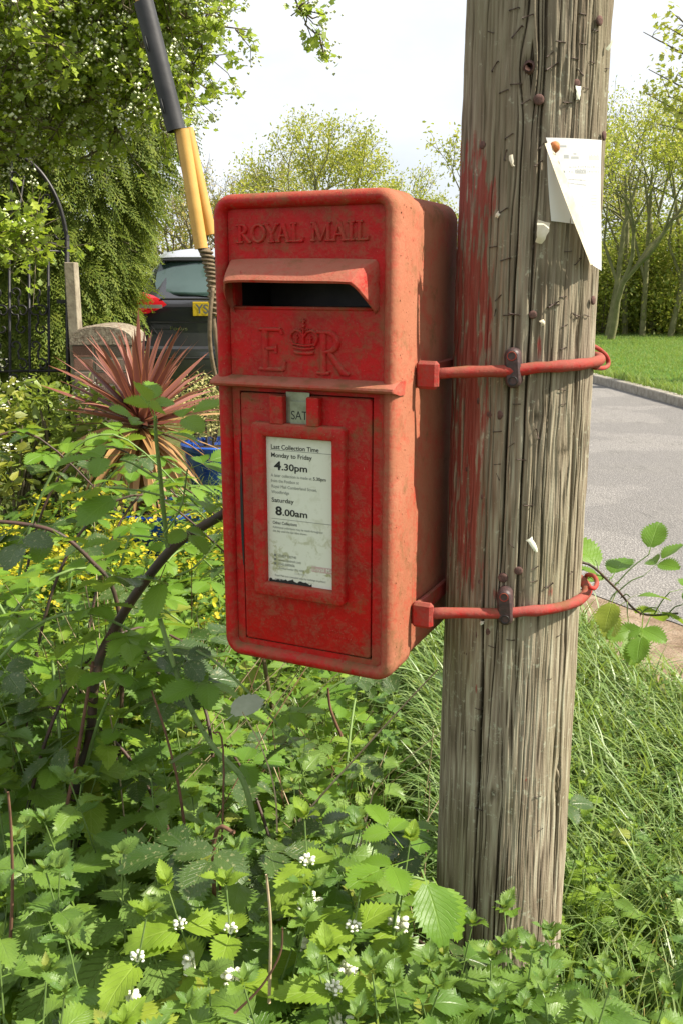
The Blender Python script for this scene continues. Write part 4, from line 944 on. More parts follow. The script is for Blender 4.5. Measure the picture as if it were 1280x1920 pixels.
for x in (-.84, .84):
    for y in (.80, 3.5):
        m = MB(); m.loft([[(x+dx, y+r*math.cos(2*PI*k/24), .32+r*math.sin(2*PI*k/24)) for k in range(24)] for dx, r in ((-.10, .2), (-.10, .30), (-.06, .32), (.06, .32), (.10, .30), (.10, .2))]); wv = m.build('wheel', M_TYRE, car, auto=.8)
        m = MB(); m.loft([[(x+math.copysign(.09, x)*1., y+r*math.cos(2*PI*k/10+.1), .32+r*math.sin(2*PI*k/10+.1)) for k in range(10)] for r in (.2, .06)]); m.build('rim', M_CHROME, wv)

# ------------------------------------------------------------------ leaf shapes (numpy: verts, quads, uv)
def leaf_proto(L_, W_, a, b, teeth, depth, fold=.25, droop=.15, quilt=.0, pet=.02, cols=(-1, -.55, 0, .55, 1), lobe=.0, nv=7, wave=.0, seed=0, sym=True):
    n = 2*teeth+1; r = np.random.default_rng(seed); V = []; Uv = []; mx_ = (a/(a+b))**a*(b/(a+b))**b
    for i in range(n):
        t = i/(n-1); w_ = W_/2*(t**a*(1-t)**b)/mx_ if 0 < t < 1 else 0
        if i == 0: w_ = W_*.12*(1 if lobe else .3)
        odd = i % 2
        for c in cols:
            e = abs(c); k = (1+depth if odd else 1-depth) if e == 1 else 1
            x = c*w_*k; y = L_*t+(L_/n*1.05 if odd and e == 1 else 0)-lobe*L_*e**1.5*max(0, 1-t*4)
            z = fold*abs(x)+quilt*math.cos(2*PI*(t*nv-e*.9*nv*.45))*L_*(e*(1.15-e)*3)+wave*L_*math.sin(t*9+c*2)*e
            yy = y; z -= droop*L_*(t**2); yy -= droop*L_*.35*t**3
            V.append((x, pet+yy, z)); Uv.append((.5+.5*c, t))
    m_ = len(cols); F = [(i*m_+j, i*m_+j+1, (i+1)*m_+j+1, (i+1)*m_+j) for i in range(n-1) for j in range(m_-1)]
    if pet > 0:
        o = len(V); q = .0012; V += [(-q, 0, 0), (q, 0, 0), (q*.8, pet+L_*.02, .0004), (-q*.8, pet+L_*.02, .0004)]; Uv += [(.5, .0)]*4; F.append((o, o+1, o+2, o+3))
    return np.array(V, float), np.array(F), np.array(Uv, float)
def trileaf(L_, k=3, seed=0, dk=1.):
    r = random.Random(seed); parts = []
    lf = lambda s: leaf_proto(L_*s, L_*s*.76, .58, .74, 10, .17, .22, .16, .006, .006, (-1, -.5, 0, .5, 1), .04, 8, .012)
    angs = [(0, 1., .018)]+([(1.25, .84, 0), (-1.25, .84, 0)] if k == 3 else [(.95, .88, .0), (-.95, .88, 0), (1.9, .66, -.006), (-1.9, .66, -.006)])
    for a, s, dy in angs:
        M_ = xf([0, .045+dy, 0], a+r.uniform(-.1, .1), r.uniform(-.25, .1), r.uniform(-.25, .25), s); parts.append(scatter(lf(1), M_))
    q = .0011; v = np.array([(-q, 0, 0), (q, 0, 0), (q, .066, .001), (-q, .066, .001)], float); parts.append((v, np.array([(0, 1, 2, 3)]), np.full((4, 2), .5)))
    return merge(parts)
PROTO = {}; MESH = {}
def reg(key, proto, mat, name='leaf'):
    PROTO[key] = (proto, mat); MESH[key] = npmesh(name, proto[0], proto[1], mat, proto[2])
for i in range(3):
    s_ = i*7
    reg(f'dead{i}', leaf_proto(.074, .046+.004*i, .42, 1.10, 11, .13, .30-.08*i, .18+.1*i, .006, .008, lobe=.07, nv=6, wave=.02+.015*i), G_DEAD)
    reg(f'nett{i}', leaf_proto(.082, .042+.005*i, .42, 1.20, 11, .19, .28-.06*i, .12+.1*i, .008, .014, lobe=.05, nv=8, wave=.022+.018*i), G_NETT)
    reg(f'hore{i}', leaf_proto(.054, .047+.002*i, .40, .62, 8, .14, .12, .22+.06*i, .014, .014, lobe=.10, nv=6, wave=.02), G_HORE)
    reg(f'bram{i}', trileaf(.068, 3, i), G_BRAM); reg(f'brdk{i}', trileaf(.072, 3, i+5), G_BRDK)
reg('bram5', trileaf(.066, 5, 9), G_BRAM)
reg('bleaf', leaf_proto(.075, .058, .55, .80, 11, .11, .15, .2, .007, .02, lobe=.04, nv=8, wave=.02), G_BRAM)
reg('pale', leaf_proto(.075, .060, .5, .6, 7, .04, .05, .1, .003, .02, lobe=.04, nv=7), varmat('pale_leaf_underside', (.26, .30, .19), (.33, .37, .25), 30, .6, .2))
fm = MB()
fm.tube([(0, 0, 0), (0, .004, .003), (0, .007, .009)], [.0012, .0020, .0028], 6); fm.ball((0, .0105, .0125), .0045, 7, 5, (.8, 1.15, .75)); fm.ball((0, .0125, .0055), .0035, 6, 4, (1.1, .8, .5))
FLOWER = fm.mesh('flower', M_WHITEF)
bm_ = MB(); bm_.ball((0, .003, .003), .0022, 6, 4, (.8, 1, 1.3)); BUD = bm_.mesh('flower_bud', M_CREAM)
def R4(a): return Matrix(a.tolist())
def stem_np(h, bend, r0=.0022, r1=.001, n=6, k=7, yaw=0):
    t = np.linspace(0, 1, k); return tube_np(np.stack([bend*t**2*math.cos(yaw), bend*t**2*math.sin(yaw), h*t], 1), np.linspace(r0, r1, k), 5)
def herb_kit(h, n, keys, sz, seed, flowers=0, bend=.05, tilt=0):
    r = random.Random(seed); kit = []; by = r.uniform(0, 6.28); base = r.uniform(0, 6.28); fl = []
    for i in range(n):
        f = i/(n-1); tz = .30+.70*f**.9; p = (bend*tz**2*math.cos(by), bend*tz**2*math.sin(by), h*tz)
        s = sz*(.62+.5*math.sin(PI*(f*.72+.12)))*(1-.60*f**4); pt = lerp(-.50, .22, f**1.5) if i < n-1 else .75
        for o in (0, PI):
            kit.append((r.choice(keys), xf(p, base+i*PI/2+o+r.uniform(-.2, .2), pt+r.uniform(-.18, .18), r.uniform(-.25, .25), s*r.uniform(.85, 1.1))[0]))
        if i == n-1:
            for o in range(4): kit.append((r.choice(keys), xf((p[0], p[1], p[2]+.004), base+o*PI/2+.7, 1.05, 0, s*.55)[0]))
        if flowers and n-1-flowers <= i < n-1:
            for q in range(r.randint(3, 6)): fl.append(xf((p[0], p[1], p[2]+.002), base+q*1.05+r.uniform(-.2, .2), r.uniform(-.1, .5), 0, r.uniform(.85, 1.15) if i < n-2 else .6)[0])
    return dict(kit=kit, stem=stem_np(h, bend, yaw=by), fl=fl, h=h, n=n)
def stemmesh(k, mat=None): return npmesh('stem', k[0], k[1], mat or M_STEM, k[2])
def put_kit(name, K, pos, rz, sc, label, cat, group, stem_me, tilt=(0, 0)):
    o = empty(name, pos, rz, label, cat, group); o.rotation_euler = (tilt[0], tilt[1], rz); o.scale = (sc,)*3
    link('stem', stem_me, o)
    for key, m4 in K['kit']: link('leaf', MESH[key], o, R4(m4))
    for m4 in K['fl']: link('flower', FLOWER, o, R4(m4))
    return o
def mkset(fn, n): 
    out = []
    for i in range(n): k = fn(i); out.append((k, stemmesh(k['stem'])))
    return out
K_DEAD = mkset(lambda i: herb_kit(.50, 7, ['dead0', 'dead1', 'dead2'], 1.12, 100+i, 3, .06), 4)
K_DEADN = mkset(lambda i: herb_kit(.48, 7, ['dead0', 'dead1', 'dead2'], 1.0, 140+i, 0, .07), 3)
K_NETT = mkset(lambda i: herb_kit(.50, 8, ['nett0', 'nett1', 'nett2'], 1.08, 200+i, 0, .07), 5)
K_HORE = mkset(lambda i: herb_kit(.50, 6, ['hore0', 'hore1', 'hore2'], 1.15, 300+i, 0, .05), 3)
def topat(px, py, Y, K, name, label, cat='plant', group=None, sc0=None):
    p = at(px, py, Y); k, sm = K; sc = sc0 or max(.6, min(1.25, p.z/(k['h']+.03))); base = Vector((p.x, p.y, max(p.z-k['h']*sc, 0)-.0)); rz = rnd.uniform(0, 6.28)
    put_kit(name, k, base, rz, sc, label, cat, group, sm, (rnd.uniform(-.08, .08), rnd.uniform(-.08, .08)))
    placed.append((p.x, p.y))
placed = []
WN = [(575, 1583, 1.16, 'white dead nettle with a flower whorl at its top below the middle of the box'), (452, 1652, 1.13, 'white dead nettle with cream buds left of the tallest one under the box'),
      (462, 1745, 1.03, 'bright white dead nettle with a big open flower cluster near the bottom edge'), (600, 1705, 1.10, 'leafy pale green dead nettle right of the big flower cluster'),
      (685, 1655, 1.16, 'small dead nettle with pointed top leaves left of the pole foot'), (158, 1745, 1.05, 'white dead nettle with drooping flowers at the lower left'), (150, 1870, .96, 'white dead nettle crown at the bottom left corner'), (655, 1745, 1.08, 'pale dead nettle between the flower cluster and the pole foot')]
for i, (x, y, Y, lab) in enumerate(WN): topat(x, y, Y, K_DEAD[i % 4], 'white_dead_nettle', lab, 'nettle', 'white flowering dead nettles below the box')
HN = [(245, 1580, 1.25, 'tall crinkle leaved horehound in the middle of the left undergrowth'), (345, 1775, 1.08, 'crinkle leaved horehound with toothed leaves near the bottom left'), (75, 1640, 1.22, 'round leaved horehound at the left edge above the flowers'), (270, 1690, 1.16, 'crinkle leaved horehound just below the tall one'), (335, 1668, 1.2, 'grey green horehound rosette right of the tall one'), (30, 1600, 1.3, 'grey green horehound beside the dead brown stick'), (420, 1830, 1.02, 'crinkled horehound at the bottom beside the big flower cluster')]
for i, (x, y, Y, lab) in enumerate(HN): topat(x, y, Y, K_HORE[i % 3], 'horehound', lab, 'plant', 'crinkle leaved plants among the nettles')
SN = [(560, 1820, 1.0), (640, 1870, .98), (740, 1840, 1.02), (835, 1800, 1.08), (878, 1772, 1.14), (950, 1835, 1.05), (1030, 1805, 1.12), (1010, 1880, 1.0), (880, 1880, .98), (770, 1900, .95), (1080, 1860, 1.05), (240, 1830, 1.0), (60, 1830, 1.0), (330, 1880, .96), (700, 1800, 1.08), (490, 1900, .94), (1140, 1900, 1.04), (10, 1720, 1.1), (520, 1500, 1.35), (640, 1540, 1.3), (140, 1530, 1.35), (60, 1500, 1.4), (560, 1480, 1.42), (470, 1560, 1.3), (755, 1585, 1.3), (700, 1520, 1.42), (350, 1585, 1.3), (160, 1450, 1.45), (290, 1470, 1.45), (420, 1500, 1.42), (0, 1450, 1.5), (230, 1390, 1.5), (620, 1620, 1.22), (500, 1630, 1.22), (180, 1640, 1.2), (400, 1720, 1.12), (30, 1900, .95), (820, 1870, 1.0), (920, 1790, 1.13), (790, 1760, 1.15), (940, 1775, 1.18), (985, 1785, 1.15), (1020, 1785, 1.12), (1052, 1770, 1.2), (960, 1805, 1.08), (900, 1780, 1.15), (1000, 1765, 1.22), (925, 1760, 1.22), (845, 1765, 1.2), (1075, 1800, 1.1), (860, 1800, 1.10), (905, 1825, 1.06), (985, 1820, 1.10), (1065, 1830, 1.08), (760, 1830, 1.04), (800, 1800, 1.1), (850, 1850, 1.02), (960, 1870, 1.0), (1120, 1850, 1.08)]
for i, (x, y, Y) in enumerate(SN): topat(x, y+15, Y, K_NETT[i % 5], 'stinging_nettle', 'stinging nettle crowded among the foreground weeds', 'nettle', 'stinging nettles in the foreground')
# fill the near patch
r = random.Random(99); cnt = 0
for gy in np.arange(.82, 2.15, .085):
    for gx in np.arange(-.85, .62, .085):
        x = gx+r.uniform(-.04, .04); y = gy+r.uniform(-.04, .04); zc_ = y*.97+.22
        if abs(x)/zc_ > .42 or (x-PX)**2+(y-PY)**2 < .155**2: continue
        if y > 1.42 and x > .05: hh = r.uniform(.16, .30)
        elif y > 1.5: hh = r.uniform(.34, .50)
        else: hh = r.uniform(.38, .53)
        if x > .02: hh = min(hh, .38+(1.36-y)*.75-.05)
        if x > .40: hh = min(hh, .30)
        if x > .30 and y > 1.5: hh = r.uniform(.12, .26)
        if min([9]+[math.hypot(x-a, y-b) for a, b in placed]) < .05: continue
        if hh < .1: continue
        q = r.random(); zone = 'right' if x > .40 else ('left' if x < -.2 else 'middle')
        if q < .60: K, nm, lb = K_NETT[r.randrange(5)], 'stinging_nettle', {'left': 'stinging nettle in the shaded patch at the left', 'middle': 'stinging nettle in the dense patch under the box', 'right': 'young stinging nettle in the rough right of the pole'}[zone]
        elif q < .84: K, nm, lb = K_DEADN[r.randrange(3)], 'dead_nettle', {'left': 'dead nettle without flowers in the left patch', 'middle': 'dead nettle without flowers under the box', 'right': 'dead nettle without flowers right of the pole'}[zone]
        else: K, nm, lb = K_HORE[r.randrange(3)], 'horehound', {'left': 'small crinkle leaved horehound in the left patch', 'middle': 'small crinkle leaved horehound under the box', 'right': 'small crinkle leaved horehound right of the pole'}[zone]
        sc = hh/.50; sc = max(.45, sc)
        put_kit(nm, K[0], (x, y, hh-.50*sc), r.uniform(0, 6.28), sc, lb, 'nettle' if 'nettle' in nm else 'plant', lb.replace('a ', '', 1)+' group', K[1], (r.uniform(-.15, .15), r.uniform(-.15, .15))); cnt += 1
for i in range(150):
    y = r.uniform(1.02, 2.15); x = r.uniform(.36, 1.0)
    if x/(y*.97+.25) > .42 or (x-PX)**2+(y-PY)**2 < .17**2 or (y > 1.75 and x > .72): continue
    hh = r.uniform(.19, .34)+(.08 if y < 1.3 else 0); sc = hh/.5*1.35; q = r.random()
    K, nm, lb = (K_NETT[r.randrange(5)], 'stinging_nettle', 'young stinging nettle in the rough right of the pole') if q < .6 else (K_DEADN[r.randrange(3)], 'dead_nettle', 'dead nettle without flowers right of the pole')
    put_kit(nm, K[0], (x, y, hh-.50*sc), r.uniform(0, 6.28), sc, lb, 'nettle', lb.replace('a ', '', 1)+' group', K[1], (r.uniform(-.2, .2), r.uniform(-.2, .2)))
for i in range(46):
    x = r.uniform(-.95, -.22); y = r.uniform(1.55, 2.5); hh = r.uniform(.52, .74)+(.12 if x < -.5 else 0); sc = hh/.5
    K = K_NETT[r.randrange(5)] if r.random() < .7 else K_DEADN[r.randrange(3)]; sc2 = min(sc, 1.2)
    put_kit('tall_nettle', K[0], (x, y, hh-.50*sc2), r.uniform(0, 6.28), sc2, 'tall nettle rising among the brambles in the left thicket', 'nettle', 'tall nettles in the left thicket', K[1], (r.uniform(-.15, .15), r.uniform(-.15, .15)))
# farther herbs: foliage of each plant is one mesh
def baked(K, name='foliage'):
    by = {}
    for key, m4 in K[0]['kit']: by.setdefault(key, []).append(m4)
    parts = [scatter(PROTO[k][0], np.array(v)) for k, v in by.items()]; mat = PROTO[K[0]['kit'][0][0]][1]
    v, f, u = merge(parts); return npmesh(name, v, f, mat, u)
B_N = [(baked(k), k[1]) for k in K_NETT]; B_D = [(baked(k), k[1]) for k in K_DEADN]
for gy in np.arange(1.75, 4.6, .15):
    for gx in np.arange(-2.0, 1.25, .15):
        x = gx+r.uniform(-.07, .07); y = gy+r.uniform(-.07, .07); zc_ = y*.97+.22
        if abs(x)/zc_ > .40 or (x-PX)**2+(y-PY)**2 < .2**2: continue
        if x > .1 and y > 2.9: continue
        if x > 1.42-.25*y+.35: continue
        if y < 2.15 and x < .62: continue
        hh = r.uniform(.28, .46) if x < .15 else r.uniform(.12, .26)
        if x < -.5 and y < 3: hh += .12
        if x > .15 and r.random() < .45: continue
        if math.hypot(x+.95, y-4.4) < .35: continue
        B = (B_N if r.random() < .6 else B_D)[r.randrange(3)]; sc = hh/.5; left = x < .15
        lab = 'nettle clump in the bank behind the box' if left else 'low nettle clump in the roadside grass'
        o = empty('nettle_clump', (x, y, gz(x, y)-.02), r.uniform(0, 6.28), lab, 'nettle', 'clumps behind the box' if left else 'clumps in the roadside grass'); o.scale = (max(.55, sc),)*3
        link('foliage', B[0], o)['kind'] = 'stuff'; link('stem', B[1], o)
# understorey: uncountable small leaves
def npobj(name, parts, mat, kind=None, parent=None, mtx=None):
    v, f, u = merge(parts); o = link(name, npmesh(name, v, f, mat, u), parent, mtx)
    if kind: o['kind'] = kind
    return o
low = [leaf_proto(1, .62, .5, .8, 4, .12, .2, .25, 0, .25, (-1, 0, 1), .05), leaf_proto(1, .8, .45, .6, 3, .12, .1, .2, 0, .3, (-1, 0, 1), .08)]
n = 15000; X = NR.uniform(-2.0, 1.15, n); Y = .75+3.9*NR.random(n)**1.25
ok = (np.abs(X)/(Y*.97+.2) < .42) & ((X-PX)**2+(Y-PY)**2 > .13**2) & (X < 1.7-.22*Y); X, Y = X[ok], Y[ok]; n = len(X)
H = np.where(X < .0, .42, .26)*np.where((X > 0) & (Y > 1.3), .55, 1)*np.clip(1.25-.12*Y, .5, 1); Zz = ground_z(X, Y)+H*NR.random(n)**.8
P_ = np.stack([X, Y, Zz], 1); M4 = xf(P_, NR.uniform(0, 6.28, n), NR.normal(-.1, .4, n), NR.normal(0, .4, n), NR.uniform(.018, .045, n)*(1+.25*(Y > 2)))
h_ = n//2; u_ = npobj('undergrowth', [scatter(low[0], M4[:h_]), scatter(low[1], M4[h_:])], G_MIX, 'stuff'); tag(u_, 'tangle of small green leaves covering the ground between the weeds', 'undergrowth')

# ------------------------------------------------------------------ brambles
def cane_mesh(name, pts, r0, r1, mat, thorns=0, n=7):
    P = smoothpath(pts, 6); m = MB(); N_ = len(P); m.tube(P, [lerp(r0, r1, i/(N_-1)) for i in range(N_)], n)
    for _ in range(thorns):
        i = rnd.randrange(1, N_-1); t = (P[i+1]-P[i-1]).normalized(); a = t.orthogonal().normalized(); a.rotate(Matrix.Rotation(rnd.uniform(0, 6.28), 3, t)); b = P[i]+a*lerp(r0, r1, i/N_)*.8
        m.tube([b, b+a*.0035-t*.001, b+a*.0062-t*.003], [.0016, .0009, .0001], 5)
    return m.mesh(name, mat), P
def lookleaf(o, key, pos, yaw, pitch, roll=0, s=1.): return link('leaf', MESH[key], o, R4(xf(tuple(pos), yaw, pitch, roll, s)[0]))
mb_ = empty('arching_bramble', at(140, 1600, 1.72).xy.to_3d(), 0, 'dark thick thorny bramble cane arching out from behind the box', 'bramble'); off = -mb_.location
def L3(px, py, Y): return at(px, py, Y)+off
me_, P = cane_mesh('cane', [L3(520, 905, 1.62), L3(470, 930, 1.66), L3(412, 968, 1.7), L3(330, 1022, 1.72), L3(262, 1105, 1.74), L3(214, 1182, 1.75), L3(182, 1255, 1.75), L3(168, 1390, 1.74), L3(140, 1520, 1.72), (0, 0, 0)], .0085, .0105, M_CANE, 70, 9); link('cane', me_, mb_)
me_, P = cane_mesh('side_cane', [L3(315, 1025, 1.71), L3(307, 950, 1.69), L3(300, 880, 1.67), L3(293, 815, 1.65), L3(292, 780, 1.64)], .0048, .0030, M_CANEG, 30); link('side_cane', me_, mb_)
for (a, b, c, Yb) in (((300, 900), (250, 870), (225, 862), 1.66), ((305, 930), (262, 920), (205, 915), 1.67), ((310, 1000), (340, 950), (352, 880), 1.68), ((312, 1012), (262, 1005), (220, 1008), 1.69), ((412, 1010), (370, 1060), (330, 1080), 1.70)):
    me_, P = cane_mesh('leaf_stalk', [L3(*a, Yb), L3(*b, Yb-.01), L3(*c, Yb-.02)], .0022, .0016, M_CANEG, 4, 5); link('leaf_stalk', me_, mb_)
AL = [(292, 790, 1.63, 2.9, .9, 'bram0', .75), (292, 785, 1.63, .3, .7, 'bram1', .70), (300, 800, 1.63, -1.3, .35, 'bram0', .95), (296, 815, 1.64, -.4, -.1, 'bram2', .9), (285, 800, 1.64, 2.0, .5, 'bram2', .6),
      (240, 850, 1.65, 1.9, -.1, 'bram1', .95), (215, 905, 1.66, 1.7, -.3, 'bram0', .85), (230, 925, 1.64, 2.4, -.3, 'bleaf', 1.1), (352, 880, 1.67, -.9, .2, 'bram1', .75), (350, 930, 1.67, -1.6, -.3, 'bram2', .8), (375, 965, 1.68, -1.2, -.4, 'bram0', .8), (385, 905, 1.68, -1.4, .1, 'bram1', .7), (330, 975, 1.66, -2.4, -.4, 'bram0', .75), (260, 1010, 1.69, 1.6, -.1, 'bram0', .8), (310, 1080, 1.7, 2.8, -.7, 'bleaf', 1.0), (180, 1180, 1.7, 1.2, -.6, 'bram1', .9)]
for x, y, Y, yaw, pit, k, s in AL: lookleaf(mb_, k, L3(x, y, Y), yaw, pit, rnd.uniform(-.3, .3), s)
# further canes
CN = [('thin dark bramble cane crossing the left edge towards the arching one', [(-60, 975, 1.8), (40, 982, 1.8), (110, 1000, 1.8), (170, 1050, 1.82), (215, 1112, 1.84), (230, 1250, 1.86), (220, 1500, 1.9)], .0048, M_CANE, [(60, 985, 1.5), (130, 1010, .3), (190, 1080, -1.2)]),
      ('green bramble cane sloping down below the box', [(300, 1160, 1.6), (345, 1300, 1.58), (400, 1400, 1.55), (455, 1462, 1.52), (480, 1560, 1.5)], .0055, M_CANEG, [(330, 1260, -1.8), (360, 1330, -1.0), (420, 1430, -1.4)]),
      ('red brown thorny cane standing in the left nettles', [(175, 1240, 1.66), (160, 1330, 1.64), (145, 1420, 1.62), (125, 1520, 1.60), (115, 1640, 1.58)], .0040, M_DRYR, [(150, 1380, .6)]),
      ('thin curved bramble shoot low at the box corner', [(250, 1180, 1.9), (300, 1265, 1.85), (350, 1290, 1.8), (385, 1330, 1.76), (400, 1420, 1.7)], .0038, M_CANE, [(320, 1270, -1.2), (380, 1310, -1.6), (345, 1290, 1.4)])]
for lab, pts, rr_, mat, lv in CN:
    b0 = at(*pts[-1]); o = empty('bramble_cane', (b0.x, b0.y, 0), 0, lab, 'bramble'); off = -o.location
    me_, P = cane_mesh('cane', [at(*p)+off for p in pts], rr_*.8, rr_, mat, 30); link('cane', me_, o)
    for x, y, yaw in lv:
        for q in range(2): lookleaf(o, rnd.choice(['bram0', 'bram1', 'brdk0', 'brdk1']), at(x+rnd.uniform(-10, 10), y, 1.66)+off, yaw+q*1.6, rnd.uniform(-.5, .1), rnd.uniform(-.3, .3), .95)
# generic bramble bushes on the left bank
def bramble(x, y, h, lean, seed, label, group, dark=.2, nl=11, sz=1.):
    r = random.Random(seed); o = empty('bramble', (x, y, gz(x, y)), 0, label, 'bramble', group)
    a = lean; pts = [Vector((0, 0, 0)), Vector((.04*math.cos(a), .04*math.sin(a), h*.5)), Vector((.16*math.cos(a), .16*math.sin(a), h*.88)), Vector((.34*math.cos(a), .34*math.sin(a), h)), Vector((.55*math.cos(a), .55*math.sin(a), h*.82))]
    me_, P = cane_mesh('cane', pts, .005, .0022, M_CANEG if r.random() < .6 else M_CANE, 20, 6); link('cane', me_, o)
    for i in range(nl):
        t = .3+.7*i/(nl-1); p = P[min(int(t*(len(P)-1)), len(P)-1)]
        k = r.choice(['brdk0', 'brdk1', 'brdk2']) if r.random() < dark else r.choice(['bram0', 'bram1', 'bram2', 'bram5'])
        lookleaf(o, k, p, a+i*2.4+r.uniform(-.4, .4), r.uniform(-.35, .35), r.uniform(-.3, .3), r.uniform(.7, 1.05)*sz)
    return o
BR = [(-.78, 2.05, 1.02, .3), (-.70, 2.25, .98, .8), (-.92, 2.35, 1.12, .2), (-.62, 1.95, .86, 2.6), (-.85, 1.8, .90, .5), (-.55, 2.15, .80, 1.2), (-.98, 2.6, 1.05, .1), (-.72, 2.6, .86, 1.0), (-.45, 2.4, .70, .4), (-1.1, 2.2, 1.15, .2), (-.66, 1.62, .80, .8), (-.80, 1.55, .90, .4), (-.35, 2.05, .64, 2.0), (-.95, 3.0, .92, .3), (-.58, 1.75, .85, -.4), (-.50, 1.55, .72, 1.9), (-.30, 1.75, .62, 2.8)]
for i, (x, y, h, a) in enumerate(BR): bramble(x, y, h, a, 500+i, 'leafy bramble shoot in the thicket left of the box', 'bramble shoots in the left thicket', .22, 12)
BR2 = [(-.10, 1.72, .50, 2.2), (.05, 1.65, .42, .5), (-.20, 1.6, .55, -.3), (.0, 2.1, .46, 1.4), (-.2, 2.3, .5, .2), (.08, 1.9, .40, 2.6), (-.05, 1.5, .50, -.9)]
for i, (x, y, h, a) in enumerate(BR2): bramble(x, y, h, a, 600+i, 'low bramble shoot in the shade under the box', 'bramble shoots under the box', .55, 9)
bp = empty('dark_bramble_spray', (at(420, 1600, 1.3).x, 1.3, .1), 0, 'dark glossy spotted bramble leaves in the middle of the nettles', 'bramble'); off = -bp.location
link('cane', cane_mesh('cane', [at(440, 1560, 1.28)+off, at(400, 1620, 1.3)+off, Vector((0, 0, -.08))], .003, .004, M_DRYR, 10)[0], bp)
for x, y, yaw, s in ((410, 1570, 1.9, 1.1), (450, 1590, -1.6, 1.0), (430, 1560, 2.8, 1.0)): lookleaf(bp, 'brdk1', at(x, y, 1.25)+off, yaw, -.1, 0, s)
pb2 = empty('pale_leaf_spray', (at(380, 1500, 1.45).x, 1.45, .1), 0, 'single large pale leaf seen from its underside below the box', 'plant'); off = -pb2.location
link('stem', cane_mesh('stem', [at(400, 1372, 1.44)+off, at(420, 1450, 1.45)+off, Vector((0, 0, 0))], .0015, .002, M_DRYR, 0)[0], pb2)
lookleaf(pb2, 'pale', at(410, 1385, 1.43)+off, 1.35, -.5, .3, 1.05); lookleaf(pb2, 'pale', at(425, 1350, 1.5)+off, -.8, .3, .2, .85)
fr_ = empty('bramble_by_pole', (at(700, 1700, 1.22).x, 1.24, .12), 0, 'fresh lit bramble leaves leaning against the left of the pole foot', 'bramble'); off = -fr_.location
link('cane', cane_mesh('cane', [at(795, 1650, 1.22)+off, at(760, 1650, 1.22)+off, at(740, 1720, 1.23)+off, Vector((0, 0, 0))], .002, .003, M_CANEG, 8)[0], fr_)
for x, y, yaw, p_, k, s in ((790, 1630, -2.8, -.6, 'bleaf', 1.15), (810, 1645, -2.2, -.9, 'bleaf', 1.05), (775, 1610, 2.2, .1, 'bram0', .9), (755, 1590, .6, .3, 'bram1', .7)): lookleaf(fr_, k, at(x, y, 1.2)+off, yaw, p_, 0, s)
rb = empty('roadside_bramble', (at(1180, 1300, 1.95).x, 2.0, .1), 0, 'bramble spray with lit leaves beside the lower bracket over the road edge', 'bramble'); off = -rb.location
me_, RP = cane_mesh('cane', [at(1270, 1150, 1.95)+off, at(1200, 1150, 1.93)+off, at(1150, 1100, 1.9)+off, at(1092, 1055, 1.86)+off, at(1040, 1100, 1.9)+off, at(1060, 1250, 2.0)+off, Vector((-.2, 0, 0))], .0022, .0035, M_CANE, 14); link('cane', me_, rb)
for x, y, yaw, p_, k, s in ((1100, 1085, 2.0, .3, 'bram1', .8), (1230, 1140, -.5, -.5, 'bram2', .85), (1160, 1095, .9, .2, 'bram0', .7), (1275, 1135, -1.0, .3, 'bleaf', .9), (1175, 1150, 3.1, -.8, 'bram1', .75), (1215, 1040, -.6, .9, 'bleaf', .8), (1125, 1080, .5, .75, 'bleaf', 1.1), (1145, 1085, -.6, .4, 'bleaf', .9), (1205, 1080, -1.2, .6, 'bram0', .75), (1180, 1120, -1.6, .1, 'bleaf', .8), (1150, 1120, 2.6, -.6, 'bleaf', .8), (1205, 1150, 2.8, -.6, 'bram1', .8), (1255, 1110, -1.5, .2, 'bram2', .7), (1262, 1160, -1.2, -.4, 'bram1', .8), (1140, 1130, 3.0, -.9, 'bleaf', .75), (1115, 1050, 1.4, .4, 'bleaf', .6)):
    lookleaf(rb, k, at(x, y, 1.9)+off, yaw, p_, rnd.uniform(-.2, .2), s*1.15)
    q0 = at(x, y, 1.9)+off; n0_ = min(RP, key=lambda a: (a-q0).length); link('leaf_stalk', cane_mesh('leaf_stalk', [q0, (q0+n0_)/2+Vector((0, 0, .006)), n0_], .0012, .0016, M_CANEG, 0, 5)[0], rb)

# ------------------------------------------------------------------ dry stalks
def stalk(pts, r_, mat, label, group=None):
    b0 = pts[-1]; o = MB(); o.tube([p-b0 for p in smoothpath(pts, 5)], [r_*(.6+.4*i/(len(smoothpath(pts, 5))-1)) for i in range(len(smoothpath(pts, 5)))], 5); q = o.build('dry_stalk', mat, fix=False); q.location = b0; return tag(q, label, 'stalk', group)
ST = [([(16, 1485), (22, 1560), (24, 1680), (18, 1800)], 1.22, .0030, M_DRYR, 'upright forked brown stick at the left edge'), ([(285, 1295), (310, 1370), (335, 1470), (348, 1560)], 1.5, .0030, M_DRYR, 'long brown stem leaning between the left brambles and the nettles'),
      ([(455, 1335), (490, 1400), (515, 1480), (520, 1560)], 1.45, .0016, M_DRY, 'thin straw stem standing below the left box corner'), ([(820, 1255), (740, 1340), (640, 1450), (560, 1540)], 1.6, .0022, M_DRY, 'long straw stalk slanting down from beside the pole'),
      ([(615, 1290), (620, 1330), (640, 1380)], 1.9, .004, M_DRYR, 'short thick brown stub under the box'), ([(700, 1480), (680, 1560), (670, 1600)], 1.5, .0018, M_DRY, 'pale broken straw beside the pole foot'),
      ([(530, 1740), (525, 1790), (490, 1850), (440, 1900)], 1.0, .0018, M_DRYR, 'kinked brown twig beside the big flower cluster'), ([(500, 1640), (508, 1740), (505, 1880)], 1.08, .0025, M_DRY, 'straight pale stem rising behind the flower cluster')]
for pts, Y, r_, mat, lab in ST: stalk([at(x, y, Y) for x, y in pts], r_, mat, lab)
